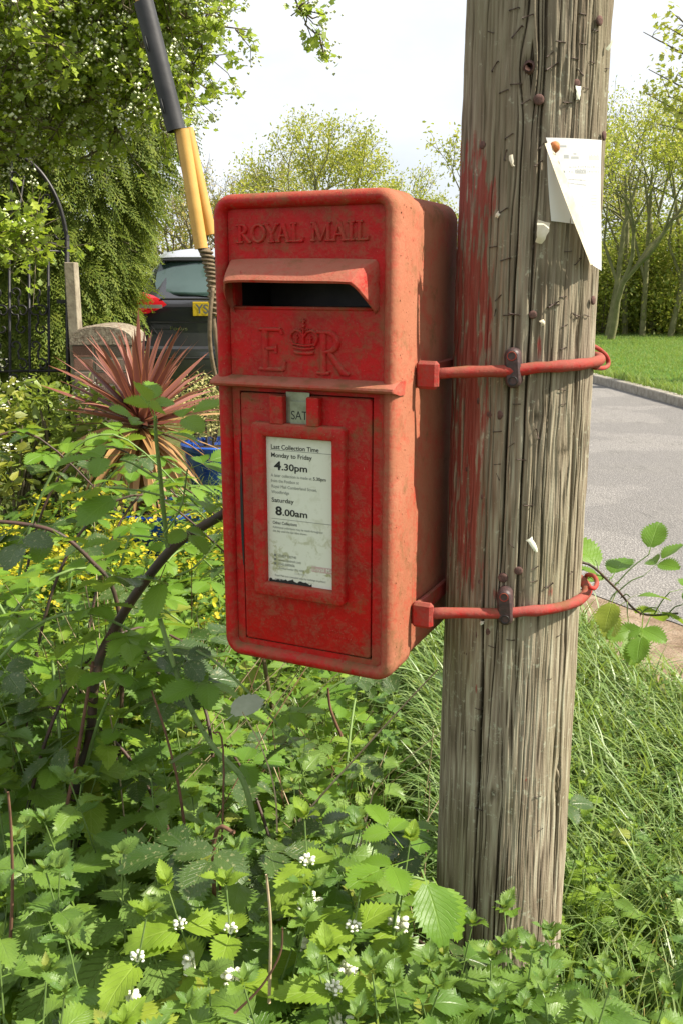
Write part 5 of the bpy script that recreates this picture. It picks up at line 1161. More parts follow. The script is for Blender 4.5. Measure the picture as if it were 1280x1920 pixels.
for i in range(110):
    left = i < 75
    x = r.uniform(-.75, -.3) if left else r.uniform(-.2, .22); y = r.uniform(1.7, 2.6) if left else r.uniform(1.65, 2.4); h = r.uniform(.4, .95) if left else r.uniform(.25, .55); a = r.uniform(0, 6.28); t = r.uniform(.1, 1.0)
    stalk([Vector((x+math.cos(a)*h*t, y+math.sin(a)*h*t*.4, h)), Vector((x+math.cos(a)*h*t*.4+r.uniform(-.02, .02), y, h*.55)), Vector((x, y, 0))], r.uniform(.0009, .0022), M_DRY if r.random() < .7 else M_DRYR, 'thin dry stalk tangled in the left thicket' if left else 'thin dry straw stalk in the shade under the box', 'dry stalks in the left thicket' if left else 'dry stalks under the box')

# ------------------------------------------------------------------ grass
def blade(L_, W_, bend, n=5, fold=.1):
    V = []; Uv = []; ang = 1.45; y = z = 0
    for i in range(n+1):
        t = i/n; w_ = W_/2*(1-t**2.2)+.0001; V += [(-w_, y, z), (w_, y, z)]; Uv += [(0, t), (1, t)]
        a = ang-bend*t**1.2; y += L_/n*math.cos(a); z += L_/n*math.sin(a)
    return np.array(V), np.array([(2*i, 2*i+1, 2*i+3, 2*i+2) for i in range(n)]), np.array(Uv)
def grass(name, n, X, Y, lmin, lmax, wid, mat, label, zoff=0, bend=(1.0, 2.6), zf=True, wind=None, sparse=0):
    parts = []; ks = 5; idx = np.arange(n) % ks
    for k in range(ks):
        s = idx == k; m_ = s.sum(); x, y = X[s], Y[s]; z = (ground_z(x, y) if zf else 0)+zoff
        yaw = NR.uniform(0, 6.28, m_) if wind is None else NR.normal(wind, 1.1, m_)
        parts.append(scatter(blade(1, wid, lerp(bend[0], bend[1], k/(ks-1))), xf(np.stack([x, y, np.broadcast_to(z, x.shape)], 1), yaw, 0, NR.normal(0, .2, m_), NR.uniform(lmin, lmax, m_))))
    o = npobj(name, parts, mat, 'stuff'); return tag(o, label, 'grass')
def region(n, fn, xr, yr, pw=1.):
    X = []; Y = []
    while sum(map(len, X)) < n:
        x = NR.uniform(*xr, n*2); y = yr[0]+(yr[1]-yr[0])*NR.random(n*2)**pw; k = fn(x, y); X.append(x[k]); Y.append(y[k])
    return np.concatenate(X)[:n], np.concatenate(Y)[:n]
edge = lambda x, y: x < np.interp(y, [1, 2.3, 3.2, 3.85, 4.6, 6], [2.3, 1.62, 1.14, .98, .86, .7])
clump = lambda x, y: vnoise(x*7+40, y*7+40, 44) > .22
X, Y = region(15000, lambda x, y: (y > 1.75+.3*(vnoise(x*5, y*5, 71)-.5)) & edge(x+.12*(vnoise(x*6, y*6, 33)-.5), y) & (x > .30) & clump(x, y) & (np.abs(x)/(y+.2) < .46), (.2, 1.9), (1.55, 4.6), 1.2)
grass('long_grass', len(X), X, Y, .16, .40, .024, G_GRASS, 'lush long green grass leaning over right of the pole', wind=2.2)
X, Y = region(1500, lambda x, y: edge(x, y) & (x > .30) & (np.abs(x)/(y+.2) < .46), (.3, 1.9), (1.4, 4.4)); grass('straw_grass', len(X), X, Y, .12, .30, .013, G_STRAW, 'dry straw coloured blades scattered through the roadside grass')
X, Y = region(5200, lambda x, y: (np.abs(x+.35)/(y+.2) < .40), (-2.2, .35), (1.7, 5.2), .9); grass('bank_grass', len(X), X, Y, .15, .40, .014, G_GRASS, 'green grass blades growing through the weeds behind the box')
X, Y = region(900, lambda x, y: (np.abs(x)/(y+.2) < .45) & ((x-PX)**2+(y-PY)**2 > .14**2) & (x > .35), (.3, .9), (1.0, 2.0)); grass('foot_grass', len(X), X, Y, .18, .42, .013, G_GRASS, 'tall grass blades standing in the weeds at the bottom right', bend=(.3, 1.6))
X, Y = region(60000, lambda x, y: (x > np.interp(y, [3.5, 6, 8.5, 11.6, 14.6, 20, 26], [5.8, 5.08, 4.75, 4.38, 4.04, 3.28, 1.7])) & (x/(y+.2) < .42) & (x/(y) > .16), (3, 13), (9, 29), 1.3)
grass('verge_grass', len(X), X, Y, .025, .085, .12, G_VERGE, 'short bright green grass of the verge across the road', zoff=.11, zf=False)
X, Y = region(2600, lambda x, y: np.abs(x-np.interp(y, [8.5, 11.63, 14.63, 20], [4.78, 4.40, 4.06, 3.3])) < .10, (3, 6), (9, 20)); grass('kerb_grass', len(X), X, Y, .08, .24, .05, G_VERGE, 'uneven taller grass tufts along the far kerb', zoff=.10, zf=False)

# ------------------------------------------------------------------ red cordyline, pots
def pot(name, c, r_, h, lab):
    o = empty(name, c, 0, lab, 'pot', ); m = MB(); n_ = 28
    m.loft([[(a*r_*math.cos(2*PI*k/n_), a*r_*math.sin(2*PI*k/n_), z*h) for k in range(n_)] for a, z in ((.62, 0), (.70, .10), (.85, .45), (.95, .78), (.96, .86), (1.02, .88), (1.06, .93), (1.06, .98), (1.0, 1.0), (.92, .99), (.90, .9), (.88, .84))], cap0=True); m.build('pot_body', M_BLUE, o, auto=.8)
    m = MB(); m.loft([[(a*r_*math.cos(2*PI*k/n_), a*r_*math.sin(2*PI*k/n_), z*h) for k in range(n_)] for a, z in ((.885, .86), (.5, .89), (.01, .90))], cap1=True); m.build('soil', M_SOILP, o); return o
c1 = at(302, 950, 4.42); c1.z = gz(c1.x, 4.42)-.01; pot('glazed_pot', c1, .215, at(302, 950, 4.42).z-c1.z, 'blue glazed pot holding the red spiky cordyline')
c2 = at(412, 828, 5.1); c2.z = gz(c2.x, 5.1)-.01; pot('glazed_pot', c2, .20, at(400, 828, 5.1).z-c2.z, 'blue glazed pot standing farther back against the box edge')
cc = at(266, 800, 4.42); co_ = empty('cordyline', (c1.x, c1.y, c1.z+.30), 0, 'red leaved cordyline with a spiky burst of sword leaves in a blue pot', 'plant'); cl = cc-co_.location
m = MB(); m.tube([(0, 0, -.02), cl*.5+Vector((0, 0, 0)), cl], [.035, .03, .028], 10); m.build('trunk', M_BARK, co_)
def sword(L_, W_, sag, seed):
    n_ = 9; V = []; Uv = []; a = 0; y = z = 0
    for i in range(n_+1):
        t = i/n_; w_ = W_/2*(min(1, .45+t*2.2))*(1-t**3)**.9*(1-.25*t)+.0004; c = .25*w_
        V += [(-w_, y, z+c), (0, y, z), (w_, y, z+c)]; Uv += [(0, t), (.5, t), (1, t)]; a = -sag*t**1.6; y += L_/n_*math.cos(a); z += L_/n_*math.sin(a)
    F = [];
    for i in range(n_):
        for j in (0, 1): F.append((3*i+j, 3*i+j+1, 3*i+4+j, 3*i+3+j))
    return np.array(V), np.array(F), np.array(Uv)
SWR = [npmesh('leaf', *sword(.52, .043, s, 0)[:2], M_SWR, sword(.52, .043, s, 0)[2]) for s in (.05, .15, .35)]; SWT = [npmesh('leaf', *sword(.47, .048, s, 0)[:2], M_SWT, sword(.47, .048, s, 0)[2]) for s in (.3, .6, .9)]
r = random.Random(4)
for i in range(190):
    f = i/189; el = lerp(82, -75, f**.86)+r.uniform(-9, 9); yaw = i*2.39996+r.uniform(-.2, .2); red = el > r.uniform(-6, 16)
    s = r.uniform(.78, 1.0)*(1.0 if red else 1.0); ms = r.choice(SWR) if red else r.choice(SWT)
    link('leaf', ms, co_, R4(xf(tuple(cl+Vector((0, 0, .05*(el/80)))), yaw, math.radians(el), r.uniform(-.5, .5), s)[0]))

# ------------------------------------------------------------------ spurge, skimmia, grey shrub
def disc():
    V = [(0, 0, -.1)]+[(math.cos(a)*.5, math.sin(a)*.5, .12) for a in np.arange(6)*PI/3]; F = [(0, 1, 2, 3), (0, 3, 4, 5), (0, 5, 6, 1)]; return np.array(V, float), np.array(F), np.array([(.5, .5)]*7, float)
def spurge_var(seed):
    r = np.random.default_rng(seed); n_ = 55; th = r.uniform(0, 6.28, n_); rr_ = .11*np.sqrt(r.random(n_)); P = np.stack([rr_*np.cos(th), rr_*np.sin(th), .46+.05*r.random(n_)-rr_*.6], 1)
    br = scatter(disc(), xf(P, th, r.normal(0, .5, n_), r.normal(0, .5, n_), r.uniform(.014, .026, n_))); n2 = 90; th = r.uniform(0, 6.28, n2)
    lv = scatter(leaf_proto(1, .28, .5, .6, 2, 0, .1, .2, 0, 0, (-1, 1)), xf(np.stack([.02*np.cos(th), .02*np.sin(th), r.uniform(.05, .43, n2)], 1), th-PI/2, r.normal(.2, .4, n2), 0, r.uniform(.03, .06, n2)))
    return npmesh('bracts', br[0], br[1], G_SPUR, br[2]), npmesh('foliage', lv[0], lv[1], G_MIX, lv[2]), stemmesh(stem_np(.45, .02, .003, .002))
SV = [spurge_var(s) for s in range(4)]; r = random.Random(12)
for i in range(66):
    x = r.uniform(-1.65, -.28); y = r.uniform(3.15, 4.25)
    if math.hypot(x-c1.x, y-c1.y) < .28: continue
    o = empty('spurge', (x, y, gz(x, y)-.04), r.uniform(0, 6.28), 'yellow green flowering spurge massed around the blue pot', 'plant', 'yellow spurge plants in front of the pots'); o.scale = (r.uniform(.7, 1.05),)*3; o.rotation_euler[0] = r.uniform(-.2, .2)
    v = SV[i % 4]; link('bracts', v[0], o)['kind'] = 'stuff'; link('foliage', v[1], o)['kind'] = 'stuff'; link('stem', v[2], o)
def shrub(name, c, rx, ry, rz_, n_, lf, size, mat, lab, cat='shrub', stems=8, bark=M_BARK, extra=None, group=None, seed=0, shell=.35, flat=0, mats2=None):
    r = np.random.default_rng(seed+77); o = empty(name, (c[0], c[1], gz(c[0], c[1])), 0, lab, cat, group); c0 = np.array([0, 0, c[2]-o.location.z])
    d = r.normal(size=(n_, 3)); d /= np.linalg.norm(d, axis=1)[:, None]; lump = 1+.30*(vnoise(d[:, 0]*2.5+9, d[:, 1]*2.5+d[:, 2]*3+9, seed)-.5)*2; rad = (shell+(1-shell)*r.random(n_)**.6)*lump
    P = c0+d*rad[:, None]*np.array([rx, ry, rz_]); P[:, 2] = np.maximum(P[:, 2], .01)
    npobj('crown', [scatter(lf, xf(P, r.uniform(0, 6.28, n_), r.normal(.1, .6, n_), r.normal(0, .6, n_), r.uniform(.7, 1.2, n_)*size))], mat, 'stuff', o)
    m_ = []
    for i in range(stems):
        a = r.uniform(0, 6.28); q = c0+np.array([math.cos(a)*rx*.6, math.sin(a)*ry*.6, rz_*r.uniform(.1, .6)]); m_.append(tube_np([(0, 0, 0), q*.5+np.array([0, 0, .05]), q], np.array([.02, .014, .006])*min(1, rx*2), 5))
    npobj('stem', m_, bark, None, o)
    if extra: extra(o, P, r)
    return o
tiny = leaf_proto(1, .5, .5, .6, 2, 0, .15, .2, 0, 0, (-1, 0, 1))
def skf(o, P, r):
    n_ = 13; V = P[r.choice(len(P), n_, False)]; V[:, 2] += .06; parts = []
    for p in V: q = p+r.normal(0, .018, (24, 3)); parts.append(scatter(disc(), xf(q, r.uniform(0, 6, 24), r.normal(0, .5, 24), 0, .012)))
    npobj('blossom', parts, M_WHITEF, 'stuff', o)
cs_ = at(100, 815, 4.6); shrub('flowering_shrub', cs_, .42, .3, .30, 900, tiny, .065, G_SKIM, 'yellow and orange leaved shrub with small white flower heads before the gate', extra=skf, seed=3)
cs_ = at(18, 850, 4.4); shrub('flowering_shrub', cs_, .25, .25, .32, 420, tiny, .06, G_SKIM, 'yellowing shrub with white flower heads at the left edge', extra=skf, seed=4)
cs_ = at(385, 762, 5.3); shrub('grey_shrub', cs_, .24, .22, .17, 1900, tiny, .022, G_GREY, 'small cream and grey leaved shrub between the cordyline and the box', seed=5)

# ------------------------------------------------------------------ conifer beside the gate
def frond(seed):
    r = np.random.default_rng(seed); V = []; F = []; Uv = []; n_ = 8
    def strip(p, q, w0, w1):
        o = len(V); d = np.array(q)-np.array(p); s = np.array([d[1], -d[0], 0]); s = s/(np.linalg.norm(s)+1e-9)
        for a, w_ in ((p, w0), (q, w1)):
            for sg in (-1, 1): V.append(np.array(a)+s*sg*w_); Uv.append((.5+.5*sg, 0))
        F.append((o, o+1, o+3, o+2))
    zf_ = lambda y: -.42*y*y
    for i in range(n_):
        y = (i+.4)/n_; l = .40*(1-y)**.7*min(1, y*4+.35)+.05
        strip((0, i/n_, zf_(i/n_)), (0, (i+1)/n_, zf_((i+1)/n_)), .013, .012)
        for sg in (-1, 1):
            x1, y1 = sg*l*.66, y+l*.70; zt = zf_(y)-.30*l+r.normal(0, .02); strip((0, y, zf_(y)), (x1, y1, zt), .017, .010)
            k = max(1, int(l/.10))
            for j in range(1, k+1):
                t = j/(k+.5); bx_, by_ = x1*t, y+(y1-y)*t; bl = .085*(1-t*.35); zb = zf_(y)+(zt-zf_(y))*t
                strip((bx_, by_, zb), (bx_+sg*bl*.05, by_+bl, zb-.02), .015, .008); strip((bx_, by_, zb), (bx_+sg*bl, by_+bl*.35, zb-.025), .015, .008)
    return np.array(V), np.array(F), np.array(Uv, float)
FR = frond(1)
con = empty('conifer', (-2.05, 6.75, gz(-2, 6.75)), 0, 'dark green drooping conifer beside the garden gate', 'tree')
r = np.random.default_rng(8); n_ = 5200; th = r.uniform(PI*.82, PI*2.30, n_); zz_ = r.uniform(.05, 3.9, n_); lay = r.random(n_)**.6
prof_r = np.interp(zz_, [0, .6, 1.0, 1.6, 2.2, 2.8, 3.6], [.44, .46, .54, .76, .98, .95, .5])
rad = prof_r*(.62+.38*lay)*(1+.12*(vnoise(th*3, zz_*2.2, 4)-.5)*2)
P = np.stack([rad*np.cos(th), rad*np.sin(th), zz_], 1)
npobj('crown', [scatter(FR, xf(P, th-PI/2+r.normal(0, .35, n_), r.normal(-.62, .3, n_), r.normal(0, .35, n_), r.uniform(.15, .27, n_)))], G_CON, 'stuff', con)
m = MB(); m.tube([(0, 0, -.1), (0, 0, 1.8), (0, 0, 3.6)], [.14, .10, .03], 10); m.build('trunk', M_BARK, con)
bt = []
for i in range(60):
    a = r.uniform(PI*.8, PI*2.3); z = r.uniform(.2, 3.2); l = np.interp(z, [0, 1.6, 3.6], [.5, .75, .35]); bt.append(tube_np([(0, 0, z), (math.cos(a)*l*.5, math.sin(a)*l*.5, z+.02), (math.cos(a)*l, math.sin(a)*l, z-.12)], np.array([.018, .012, .004]), 4))
npobj('branches', bt, M_BARK, None, con)
def lowtree(x, y, h, rx, seed, lab):
    o = empty('conifer', (x, y, gz(x, y)), 0, lab, 'tree'); r = np.random.default_rng(seed); n_ = 1900; th = r.uniform(0, 2*PI, n_); z = r.uniform(.05, h, n_); rad = rx*np.interp(z/h, [0, .35, 1], [.8, 1, .3])*(.6+.4*r.random(n_)**.5)
    npobj('crown', [scatter(FR, xf(np.stack([rad*np.cos(th), rad*np.sin(th), z], 1), th-PI/2, r.normal(-.6, .3, n_), r.normal(0, .4, n_), r.uniform(.25, .4, n_)))], G_CON, 'stuff', o)
    m = MB(); m.tube([(0, 0, -.1), (0, 0, h)], [.14, .03], 8); m.build('trunk', M_BARK, o)
lowtree(-3.3, 7.3, 3.6, 1.25, 31, 'second dark conifer seen through the gate at the left edge'); lowtree(-3.0, 9.0, 3.9, 1.3, 32, 'tall conifer standing behind the two front ones')

# ------------------------------------------------------------------ hawthorn overhead
def haw_leaf():
    V = [(0, 0, 0), (.06, .12, 0), (.42, .32, .03), (.22, .48, .0), (.46, .66, .03), (.20, .78, 0), (0, 1.05, -.05), (-.20, .78, 0), (-.46, .66, .03), (-.22, .48, 0), (-.42, .32, .03), (-.06, .12, 0), (0, .5, -.06)]
    F = [(0, 1, 12, 11), (1, 2, 3, 12), (3, 4, 5, 12), (5, 6, 7, 12), (7, 8, 9, 12), (9, 10, 11, 12)]; V = np.array(V, float); return V, np.array(F), np.stack([V[:, 0]+.5, V[:, 1]], 1)
HL = haw_leaf()
def octa(): return np.array([(1, 0, 0), (0, 1, 0), (-1, 0, 0), (0, -1, 0), (0, 0, 1), (0, 0, -1)], float)*.5, np.array([(0, 1, 4, 4), (1, 2, 4, 4), (2, 3, 4, 4), (3, 0, 4, 4), (1, 0, 5, 5), (2, 1, 5, 5), (3, 2, 5, 5), (0, 3, 5, 5)])[:, :4], np.full((6, 2), .5)
def octq(): # bud: two crossed quads bent into a small closed shape
    V = np.array([(1, 0, 0), (0, 1, 0), (-1, 0, 0), (0, -1, 0), (0, 0, .9), (0, 0, -.9)], float)*.5
    return V, np.array([(0, 1, 4, 3), (2, 3, 4, 1), (0, 3, 5, 1), (2, 1, 5, 3)]), np.full((6, 2), .5)
haw = empty('hawthorn', (-2.7, 4.4, gz(-2.7, 4.4)), 0, 'hawthorn coming into cream blossom over the gate at the top left', 'tree'); HO = np.array(haw.location)
ELL = [((-1.45, 4.05, 2.62), (1.06, .75, .66), 900), ((-2.0, 3.95, 2.15), (.72, .55, .42), 260), ((-1.28, 3.6, 1.66), (.22, .16, .075), 26), ((-.80, 4.0, 2.45), (.34, .4, .30), 110), ((-1.75, 4.2, 3.4), (1.3, .9, .6), 260)]
r = np.random.default_rng(6); tips = []
for c, rd, k in ELL:
    d = r.normal(size=(k, 3)); d /= np.linalg.norm(d, axis=1)[:, None]; tips.append(np.array(c)+d*(.35+.65*r.random((k, 1))**.5)*np.array(rd)*(1+.22*(r.random((k, 1))-.5)))
hang = np.array([at(540, -30, 3.5), at(560, 15, 3.5), at(575, 40, 3.5), at(590, 62, 3.5), at(603, 85, 3.5), at(607, 104, 3.5), at(570, 5, 3.5), at(600, 30, 3.5)]); tips.append(hang)
T = np.concatenate(tips); hubs = np.array([(-2.3, 4.2, 2.2), (-1.9, 4.1, 2.6), (-1.5, 4.1, 2.5), (-1.2, 4.0, 2.75), (-1.7, 4.2, 3.1), (-.9, 4.0, 2.6), (-1.9, 4.0, 2.1), (-1.4, 3.75, 1.8), (-1.1, 4.1, 3.1), (-.5, 3.6, 3.2)])
tw = []; lv = []; bd = []; T0 = T[:-8]; dh = np.min(np.linalg.norm(T0[:, None]-hubs[None], axis=2), axis=1); T = np.concatenate([T0[np.argsort(dh)], T[-8:]]); NODE = list(hubs)
for i, t in enumerate(T):
    if i >= len(T)-8: h0 = (np.array([-.5, 3.6, 3.2]), T[len(T)-8])[i > len(T)-8] if i in (len(T)-8, len(T)-7) else T[i-1] if i < len(T)-2 else T[len(T)-7]
    else: NA_ = np.array(NODE); dd = np.linalg.norm(NA_-t, axis=1); h0 = NA_[dd.argmin()]; NODE.append(t)
    mid = (h0+t)/2+r.normal(0, .02, 3)
    tw.append(tube_np([h0, mid, t], np.array([.0045, .0035, .0022]), 4))
    for q in range(3 if i < len(T)-8 else 1):
        dv = (t-h0)/max(np.linalg.norm(t-h0), .01); e = t+r.normal(0, .07, 3)*(1 if i < len(T)-8 else .3)+dv*.03; tw.append(tube_np([t-dv*.06, (t+e)/2, e], np.array([.0028, .002, .001]), 3)); k = 9
        s_ = r.random((k, 1)); lv.append(t*(1-s_)+e*s_+r.normal(0, .018, (k, 3)))
        if 1.85 < t[2] < 3.1 and r.random() < .75 or r.random() < .08: kb = 9; bd.append(e+r.normal(0, .018, (kb, 3)))
lv = np.concatenate(lv)-HO; bd = np.concatenate(bd)-HO; k = len(lv); HI = None
npobj('crown', [scatter(HL, xf(lv, r.uniform(0, 6.28, k), r.normal(0, .7, k), r.normal(0, .6, k), r.uniform(.024, .046, k)))], G_HAW, 'stuff', haw)
k = len(bd); npobj('blossom', [scatter(octq(), xf(bd, r.uniform(0, 6, k), 0, 0, r.uniform(.009, .017, k)))], M_CREAM, 'stuff', haw)
tw = [(v-HO, f, u) for v, f, u in tw]
limbs = [[(0, 0, 0), (.05, 0, 1.1), (.35, -.2, 1.8)], [(.35, -.2, 1.8), (.8, -.3, 2.0), (1.2, -.3, 2.2)], [(.05, 0, 1.1), (.4, -.3, 1.5), (.8, -.4, 1.75), (1.3, -.65, 1.45)], [(.35, -.2, 1.8), (1.0, -.2, 2.7), (1.6, -.3, 2.9), (2.2, -.8, 2.85)], [(1.2, -.3, 2.2), (1.5, -.4, 2.4), (1.8, -.4, 2.25)]]
for l in limbs: tw.append(tube_np(l, np.linspace(.05, .018, len(l)), 7))
npobj('branches', tw, M_BARK, None, haw)

# ------------------------------------------------------------------ field trees
def field_tree(name, base, h, spread, seed, leafmat_, lab, n_leaf=7000, lsize=.07, trunk_h=.25, bark=M_BARK, r0=.16, lean=0., levels=5, up=.18, group=None, sub=3, clear=False, forks=3):
    r = np.random.default_rng(seed); o = empty(name, base, 0, lab, 'tree', group); tubes = []; tips = []
    def grow(p, d, L_, rad, lv_):
        n_ = 4; pts = [p]; q = p.copy(); dd = d.copy()
        for i in range(n_):
            dd = dd+r.normal(0, .16, 3)+np.array([0, 0, up*.35]); dd /= np.linalg.norm(dd); q = q+dd*L_/n_; pts.append(q.copy())
        tubes.append((np.array(pts), np.linspace(rad, rad*.62, n_+1), 6 if lv_ < 2 else 4))
        if lv_ >= levels-2: tips.extend(pts[1:])
        if lv_ >= levels: return
        k = forks if lv_ < 3 else sub
        for j in range(k):
            a = 2*PI*j/k+r.uniform(-.5, .5); sp_ = r.uniform(.45, .85)*spread; b1 = np.cross(dd, [.3, .2, .9]); b1 /= np.linalg.norm(b1)+1e-9; b2 = np.cross(dd, b1)
            nd = dd*math.cos(sp_)+(b1*math.cos(a)+b2*math.sin(a))*math.sin(sp_); st = pts[-1] if j else pts[-2]; grow(st, nd, L_*r.uniform(.62, .82), rad*.58, lv_+1)
    L0 = h*trunk_h*1.15; grow(np.zeros(3), np.array([lean, 0, 1.])/math.hypot(lean, 1), L0, r0, 0)
    T = np.array(tips); sc = h/max(T[:, 2].max(), .1); T = T*sc; tubes2 = [tube_np(a_*sc, b_, c_) for a_, b_, c_ in tubes]
    npobj('trunk', tubes2, bark, None, o); k = r.integers(0, len(T), n_leaf); P = T[k]+r.normal(0, .13*h/6, (n_leaf, 3))
    npobj('crown', [scatter(tiny, xf(P, r.uniform(0, 6.28, n_leaf), r.normal(0, .7, n_leaf), r.normal(0, .7, n_leaf), r.uniform(.6, 1.3, n_leaf)*lsize))], leafmat_, 'stuff', o)
    return o
def base_at(px, Y): p = at(px, 600, Y); return (p.x, Y, gz(p.x, Y))
def topz(py, Y): return at(0, py, Y).z
FT = [('oak_tree', 615, 29, 232, .95, 41, G_OAK, 'broad round crowned oak in fresh leaf directly behind the post box', 11000, .085, .17, M_BARKG),
      ('oak_tree', 500, 33, 285, .9, 42, G_OAKB, 'smaller budding tree left of the round oak behind the box', 6000, .07, .18, M_BARK),
      ('bare_tree', 405, 31, 288, .8, 43, G_OAKB, 'almost bare twiggy tree beside the yellow stay guard', 2200, .06, .2, M_BARK),
      ('bare_tree', 335, 27, 318, .85, 44, G_OAKB, 'brownish budding tree behind the conifer edge', 4500, .07, .2, M_BARK),
      ('oak_tree', 735, 30, 300, .9, 45, G_OAK, 'low leafy tree right of the round oak above the box top', 6500, .08, .2, M_BARKG),
      ('field_tree', 890, 19, 168, .75, 46, G_OAK, 'thinly leaved tree half hidden behind the pole', 5200, .08, .22, M_BARKG),
      ('field_tree', 1010, 33, 240, .8, 48, G_OAKB, 'distant tree behind the middle of the pole', 4000, .08, .2, M_BARK),
      ('field_tree', 1255, 30, 150, .8, 49, G_OAK, 'thin leaved tree rising at the right edge of the wood', 7000, .085, .2, M_BARKG),
      ('field_tree', 1225, 34, 205, .8, 50, G_OAKB, 'budding tree behind the slender forked one', 5000, .08, .2, M_BARK),
      ('field_tree', 1330, 24, 110, .9, 52, G_OAK, 'leafy tree reaching in from beyond the right edge', 8000, .08, .2, M_BARKG)]
for nm, px, Y, ty, sp_, sd_, lm, lab, nl, ls, th_, bk in FT:
    b = base_at(px, Y); field_tree(nm, b, topz(ty, Y)-b[2], sp_, sd_, lm, lab, nl, ls, th_, bk, .085+.02*(Y > 25))
b = base_at(1145, 24); field_tree('forked_tree', b, topz(165, 24)-b[2], .62, 61, G_OAK, 'slender forked tree with a bare leaning trunk right of the pole', 5200, .085, .30, M_BARKG, .10, .24, group=None)
# near branch reaching in from the right
nb = empty('overhanging_tree', (6.4, 13.5, .1), 0, 'near tree whose lit leafy branches reach in at the top right', 'tree'); r = np.random.default_rng(19); NO = np.array(nb.location); tb_ = []; lv = []
tb_.append(tube_np([(0, 0, 0), (.1, 0, 3.), (0, 0, 6.5)], np.array([.2, .16, .08]), 8))
for ex, ey in ((1205, 60), (1215, 130), (1240, 45), (1250, 180), (1262, 95), (1210, 175), (1230, 232), (1270, 215), (1268, 140), (1255, 20)):
    e = np.array(at(ex, ey, 13.2))-NO; s0 = np.array([.05, 0, e[2]*r.uniform(.6, .8)]); mid = (s0+e)/2+np.array([0, 0, .15]); tb_.append(tube_np([s0, mid, e], np.array([.035, .02, .005]), 5))
    for j in range(9):
        t = r.uniform(.35, 1); p = s0*(1-t)**2+2*mid*t*(1-t)+e*t*t; q = p+r.normal(0, .16, 3); tb_.append(tube_np([p, (p+q)/2+r.normal(0, .02, 3), q], np.array([.008, .005, .002]), 3)); lv.append(q+r.normal(0, .07, (14, 3)))
lv = np.concatenate(lv); k = len(lv); npobj('crown', [scatter(HL, xf(lv, r.uniform(0, 6, k), r.normal(0, .7, k), r.normal(0, .6, k), r.uniform(.05, .10, k)))], G_OAK, 'stuff', nb); npobj('trunk', tb_, M_BARK, None, nb)
# woodland edge behind the verge
r0_ = random.Random(70)
WS = [(1130, 27, 2.0, 1.8), (1185, 28, 2.3, 1.7), (1240, 27.5, 2.1, 1.8), (1290, 27, 2.4, 1.9), (1345, 26, 2.4, 1.9), (1080, 29, 2.1, 1.6), (1160, 31, 2.5, 2.4), (1225, 31, 2.6, 2.3), (1290, 31, 2.6, 2.6), (1030, 30, 2.2, 1.6), (980, 31, 2.2, 1.5), (1100, 33, 2.6, 2.3)]
for i, (px, Y, rx, rz_) in enumerate(WS):
    p = at(px, 560, Y); shrub('woodland_bush', (p.x, Y, .1+rz_*.72), rx, 1.3, rz_*(.72, 1.1, .85, 1.25, .95)[i % 5], 7000, tiny, .105, G_WOOD, 'dense green bush in the dark wood edge across the road', 'bush', 10, M_BARK, None, 'bushes along the wood edge across the road', 80+i, .45)
for i, (px, Y) in enumerate(((1140, 25.5), (1172, 26.5), (1205, 25.8), (1222, 27.), (1258, 25.5), (1272, 27.))):
    b = base_at(px, Y); b = (b[0], Y, .1); m_ = empty('slender_tree', b, 0, 'thin bare trunk standing against the dark wood edge', 'tree', 'thin trunks at the wood edge')
    ln = r0_.uniform(-.5, .5); npobj('trunk', [tube_np([(0, 0, 0), (ln*.4, 0, 1.4), (ln*.6, 0, 2.8), (ln*1.4, 0, 4.2)], np.array([.085, .07, .055, .03]), 6), tube_np([(ln*.4, 0, 1.4), (ln*.2-.3, .1, 2.4), (ln-.6, .1, 3.4)], np.array([.05, .035, .015]), 5)], M_BARKG, None, m_)
for i, (px, Y, rx, rz_) in enumerate([(300, 30, 2.6, 2.0), (380, 33, 2.6, 2.0), (470, 34, 2.6, 1.9), (560, 34, 2.6, 1.9), (650, 33, 2.6, 1.9), (740, 33, 2.6, 1.9), (820, 32, 2.6, 1.9), (900, 32, 2.6, 1.9), (200, 28, 2.8, 2.2)]):
    p = at(px, 560, Y); shrub('field_hedge_bush', (p.x, Y, rz_*.8), rx, 1.2, rz_, 4200, tiny, .12, G_OAKB if i < 3 else G_WOOD, 'hedgerow bush in the far line behind the car and box', 'bush', 14, M_BARK, None, 'far hedgerow bushes behind the box', 120+i, .3)

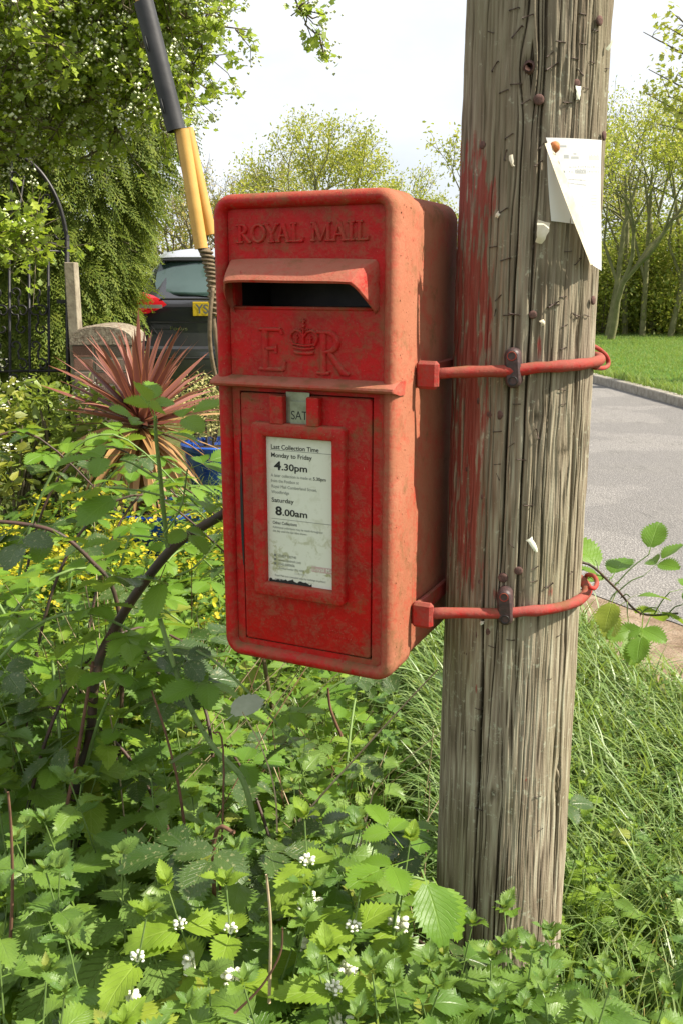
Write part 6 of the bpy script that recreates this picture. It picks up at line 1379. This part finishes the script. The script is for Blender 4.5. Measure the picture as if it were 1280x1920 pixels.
# ------------------------------------------------------------------ labels that say which plant is which
def px_of(o):
    p = o.location; z = p.z+.3; zc = p.y*math.cos(TH)-(z-CAMZ)*math.sin(TH); return 640+FPX*p.x/zc
MARKS = [('by the left edge of the pole foot', .16, 1.36), ('right in front of the pole foot', .26, 1.22), ('just right of the pole foot', .44, 1.35), ('behind the pole on its right', .50, 1.75), ('at the bottom right corner', .42, 1.08),
         ('beside the white flowers at bottom centre', -.10, 1.08), ('below the right half of the box', .05, 1.45), ('below the left half of the box', -.12, 1.5), ('under the box towards the back', -.05, 2.0), ('beside the tall horehound', -.30, 1.25), ('at the bottom left corner', -.42, .98), ('at the left edge above the bottom corner', -.48, 1.3),
         ('by the upright brown stick', -.42, 1.5), ('beside the foot of the arching cane', -.48, 1.72), ('behind the arching cane', -.45, 2.1), ('in the thicket at the left edge', -.85, 2.0), ('in the back of the left thicket', -.75, 2.5), ('at the roadside farther right', .80, 1.9), ('at the bottom edge under the pole', .20, 1.0)]
NOUN = {'stinging_nettle': 'stinging nettle', 'dead_nettle': 'flowerless dead nettle', 'tall_nettle': 'tall nettle', 'bramble': 'bramble shoot', 'horehound': 'small horehound'}
bins = {}
for o in list(COL.objects):
    if o.parent is None and o.get('group') and o.name.split('.')[0] in NOUN and (o.get('group') != 'crinkle leaved plants among the nettles'):
        k = min(MARKS, key=lambda m: math.hypot(o.location.x-m[1], (o.location.y-m[2])*.8)); bins.setdefault((NOUN[o.name.split('.')[0]], k[0]), []).append(o)
    elif o.parent is None and o.name.split('.')[0] in ('woodland_bush', 'field_hedge_bush', 'slender_tree'):
        bins.setdefault(({'woodland_bush': 'green bush', 'field_hedge_bush': 'hedgerow bush', 'slender_tree': 'thin trunk'}[o.name.split('.')[0]], {'woodland_bush': 'in the wood edge across the road', 'field_hedge_bush': 'in the far hedge line behind the box', 'slender_tree': 'against the wood edge'}[o.name.split('.')[0]]), []).append(o)
ORD = ['leftmost', 'second from left', 'third from left', 'fourth from left', 'fifth from left', 'sixth from left', 'seventh from left', 'eighth from left', 'ninth from left', 'tenth from left', 'eleventh from left', 'twelfth from left']
for (noun, where), L_o in bins.items():
    L_o.sort(key=px_of); n_o = len(L_o)
    for i, o in enumerate(L_o):
        if n_o == 1: o['label'] = f'{noun} {where}'
        elif i == n_o-1 and n_o <= 13: o['label'] = f'{noun} {where}, rightmost of its kind there'
        elif i < len(ORD): o['label'] = f'{noun} {where}, {ORD[i]}'
        else: o['label'] = f'{noun} {where}, among the ones towards the right'
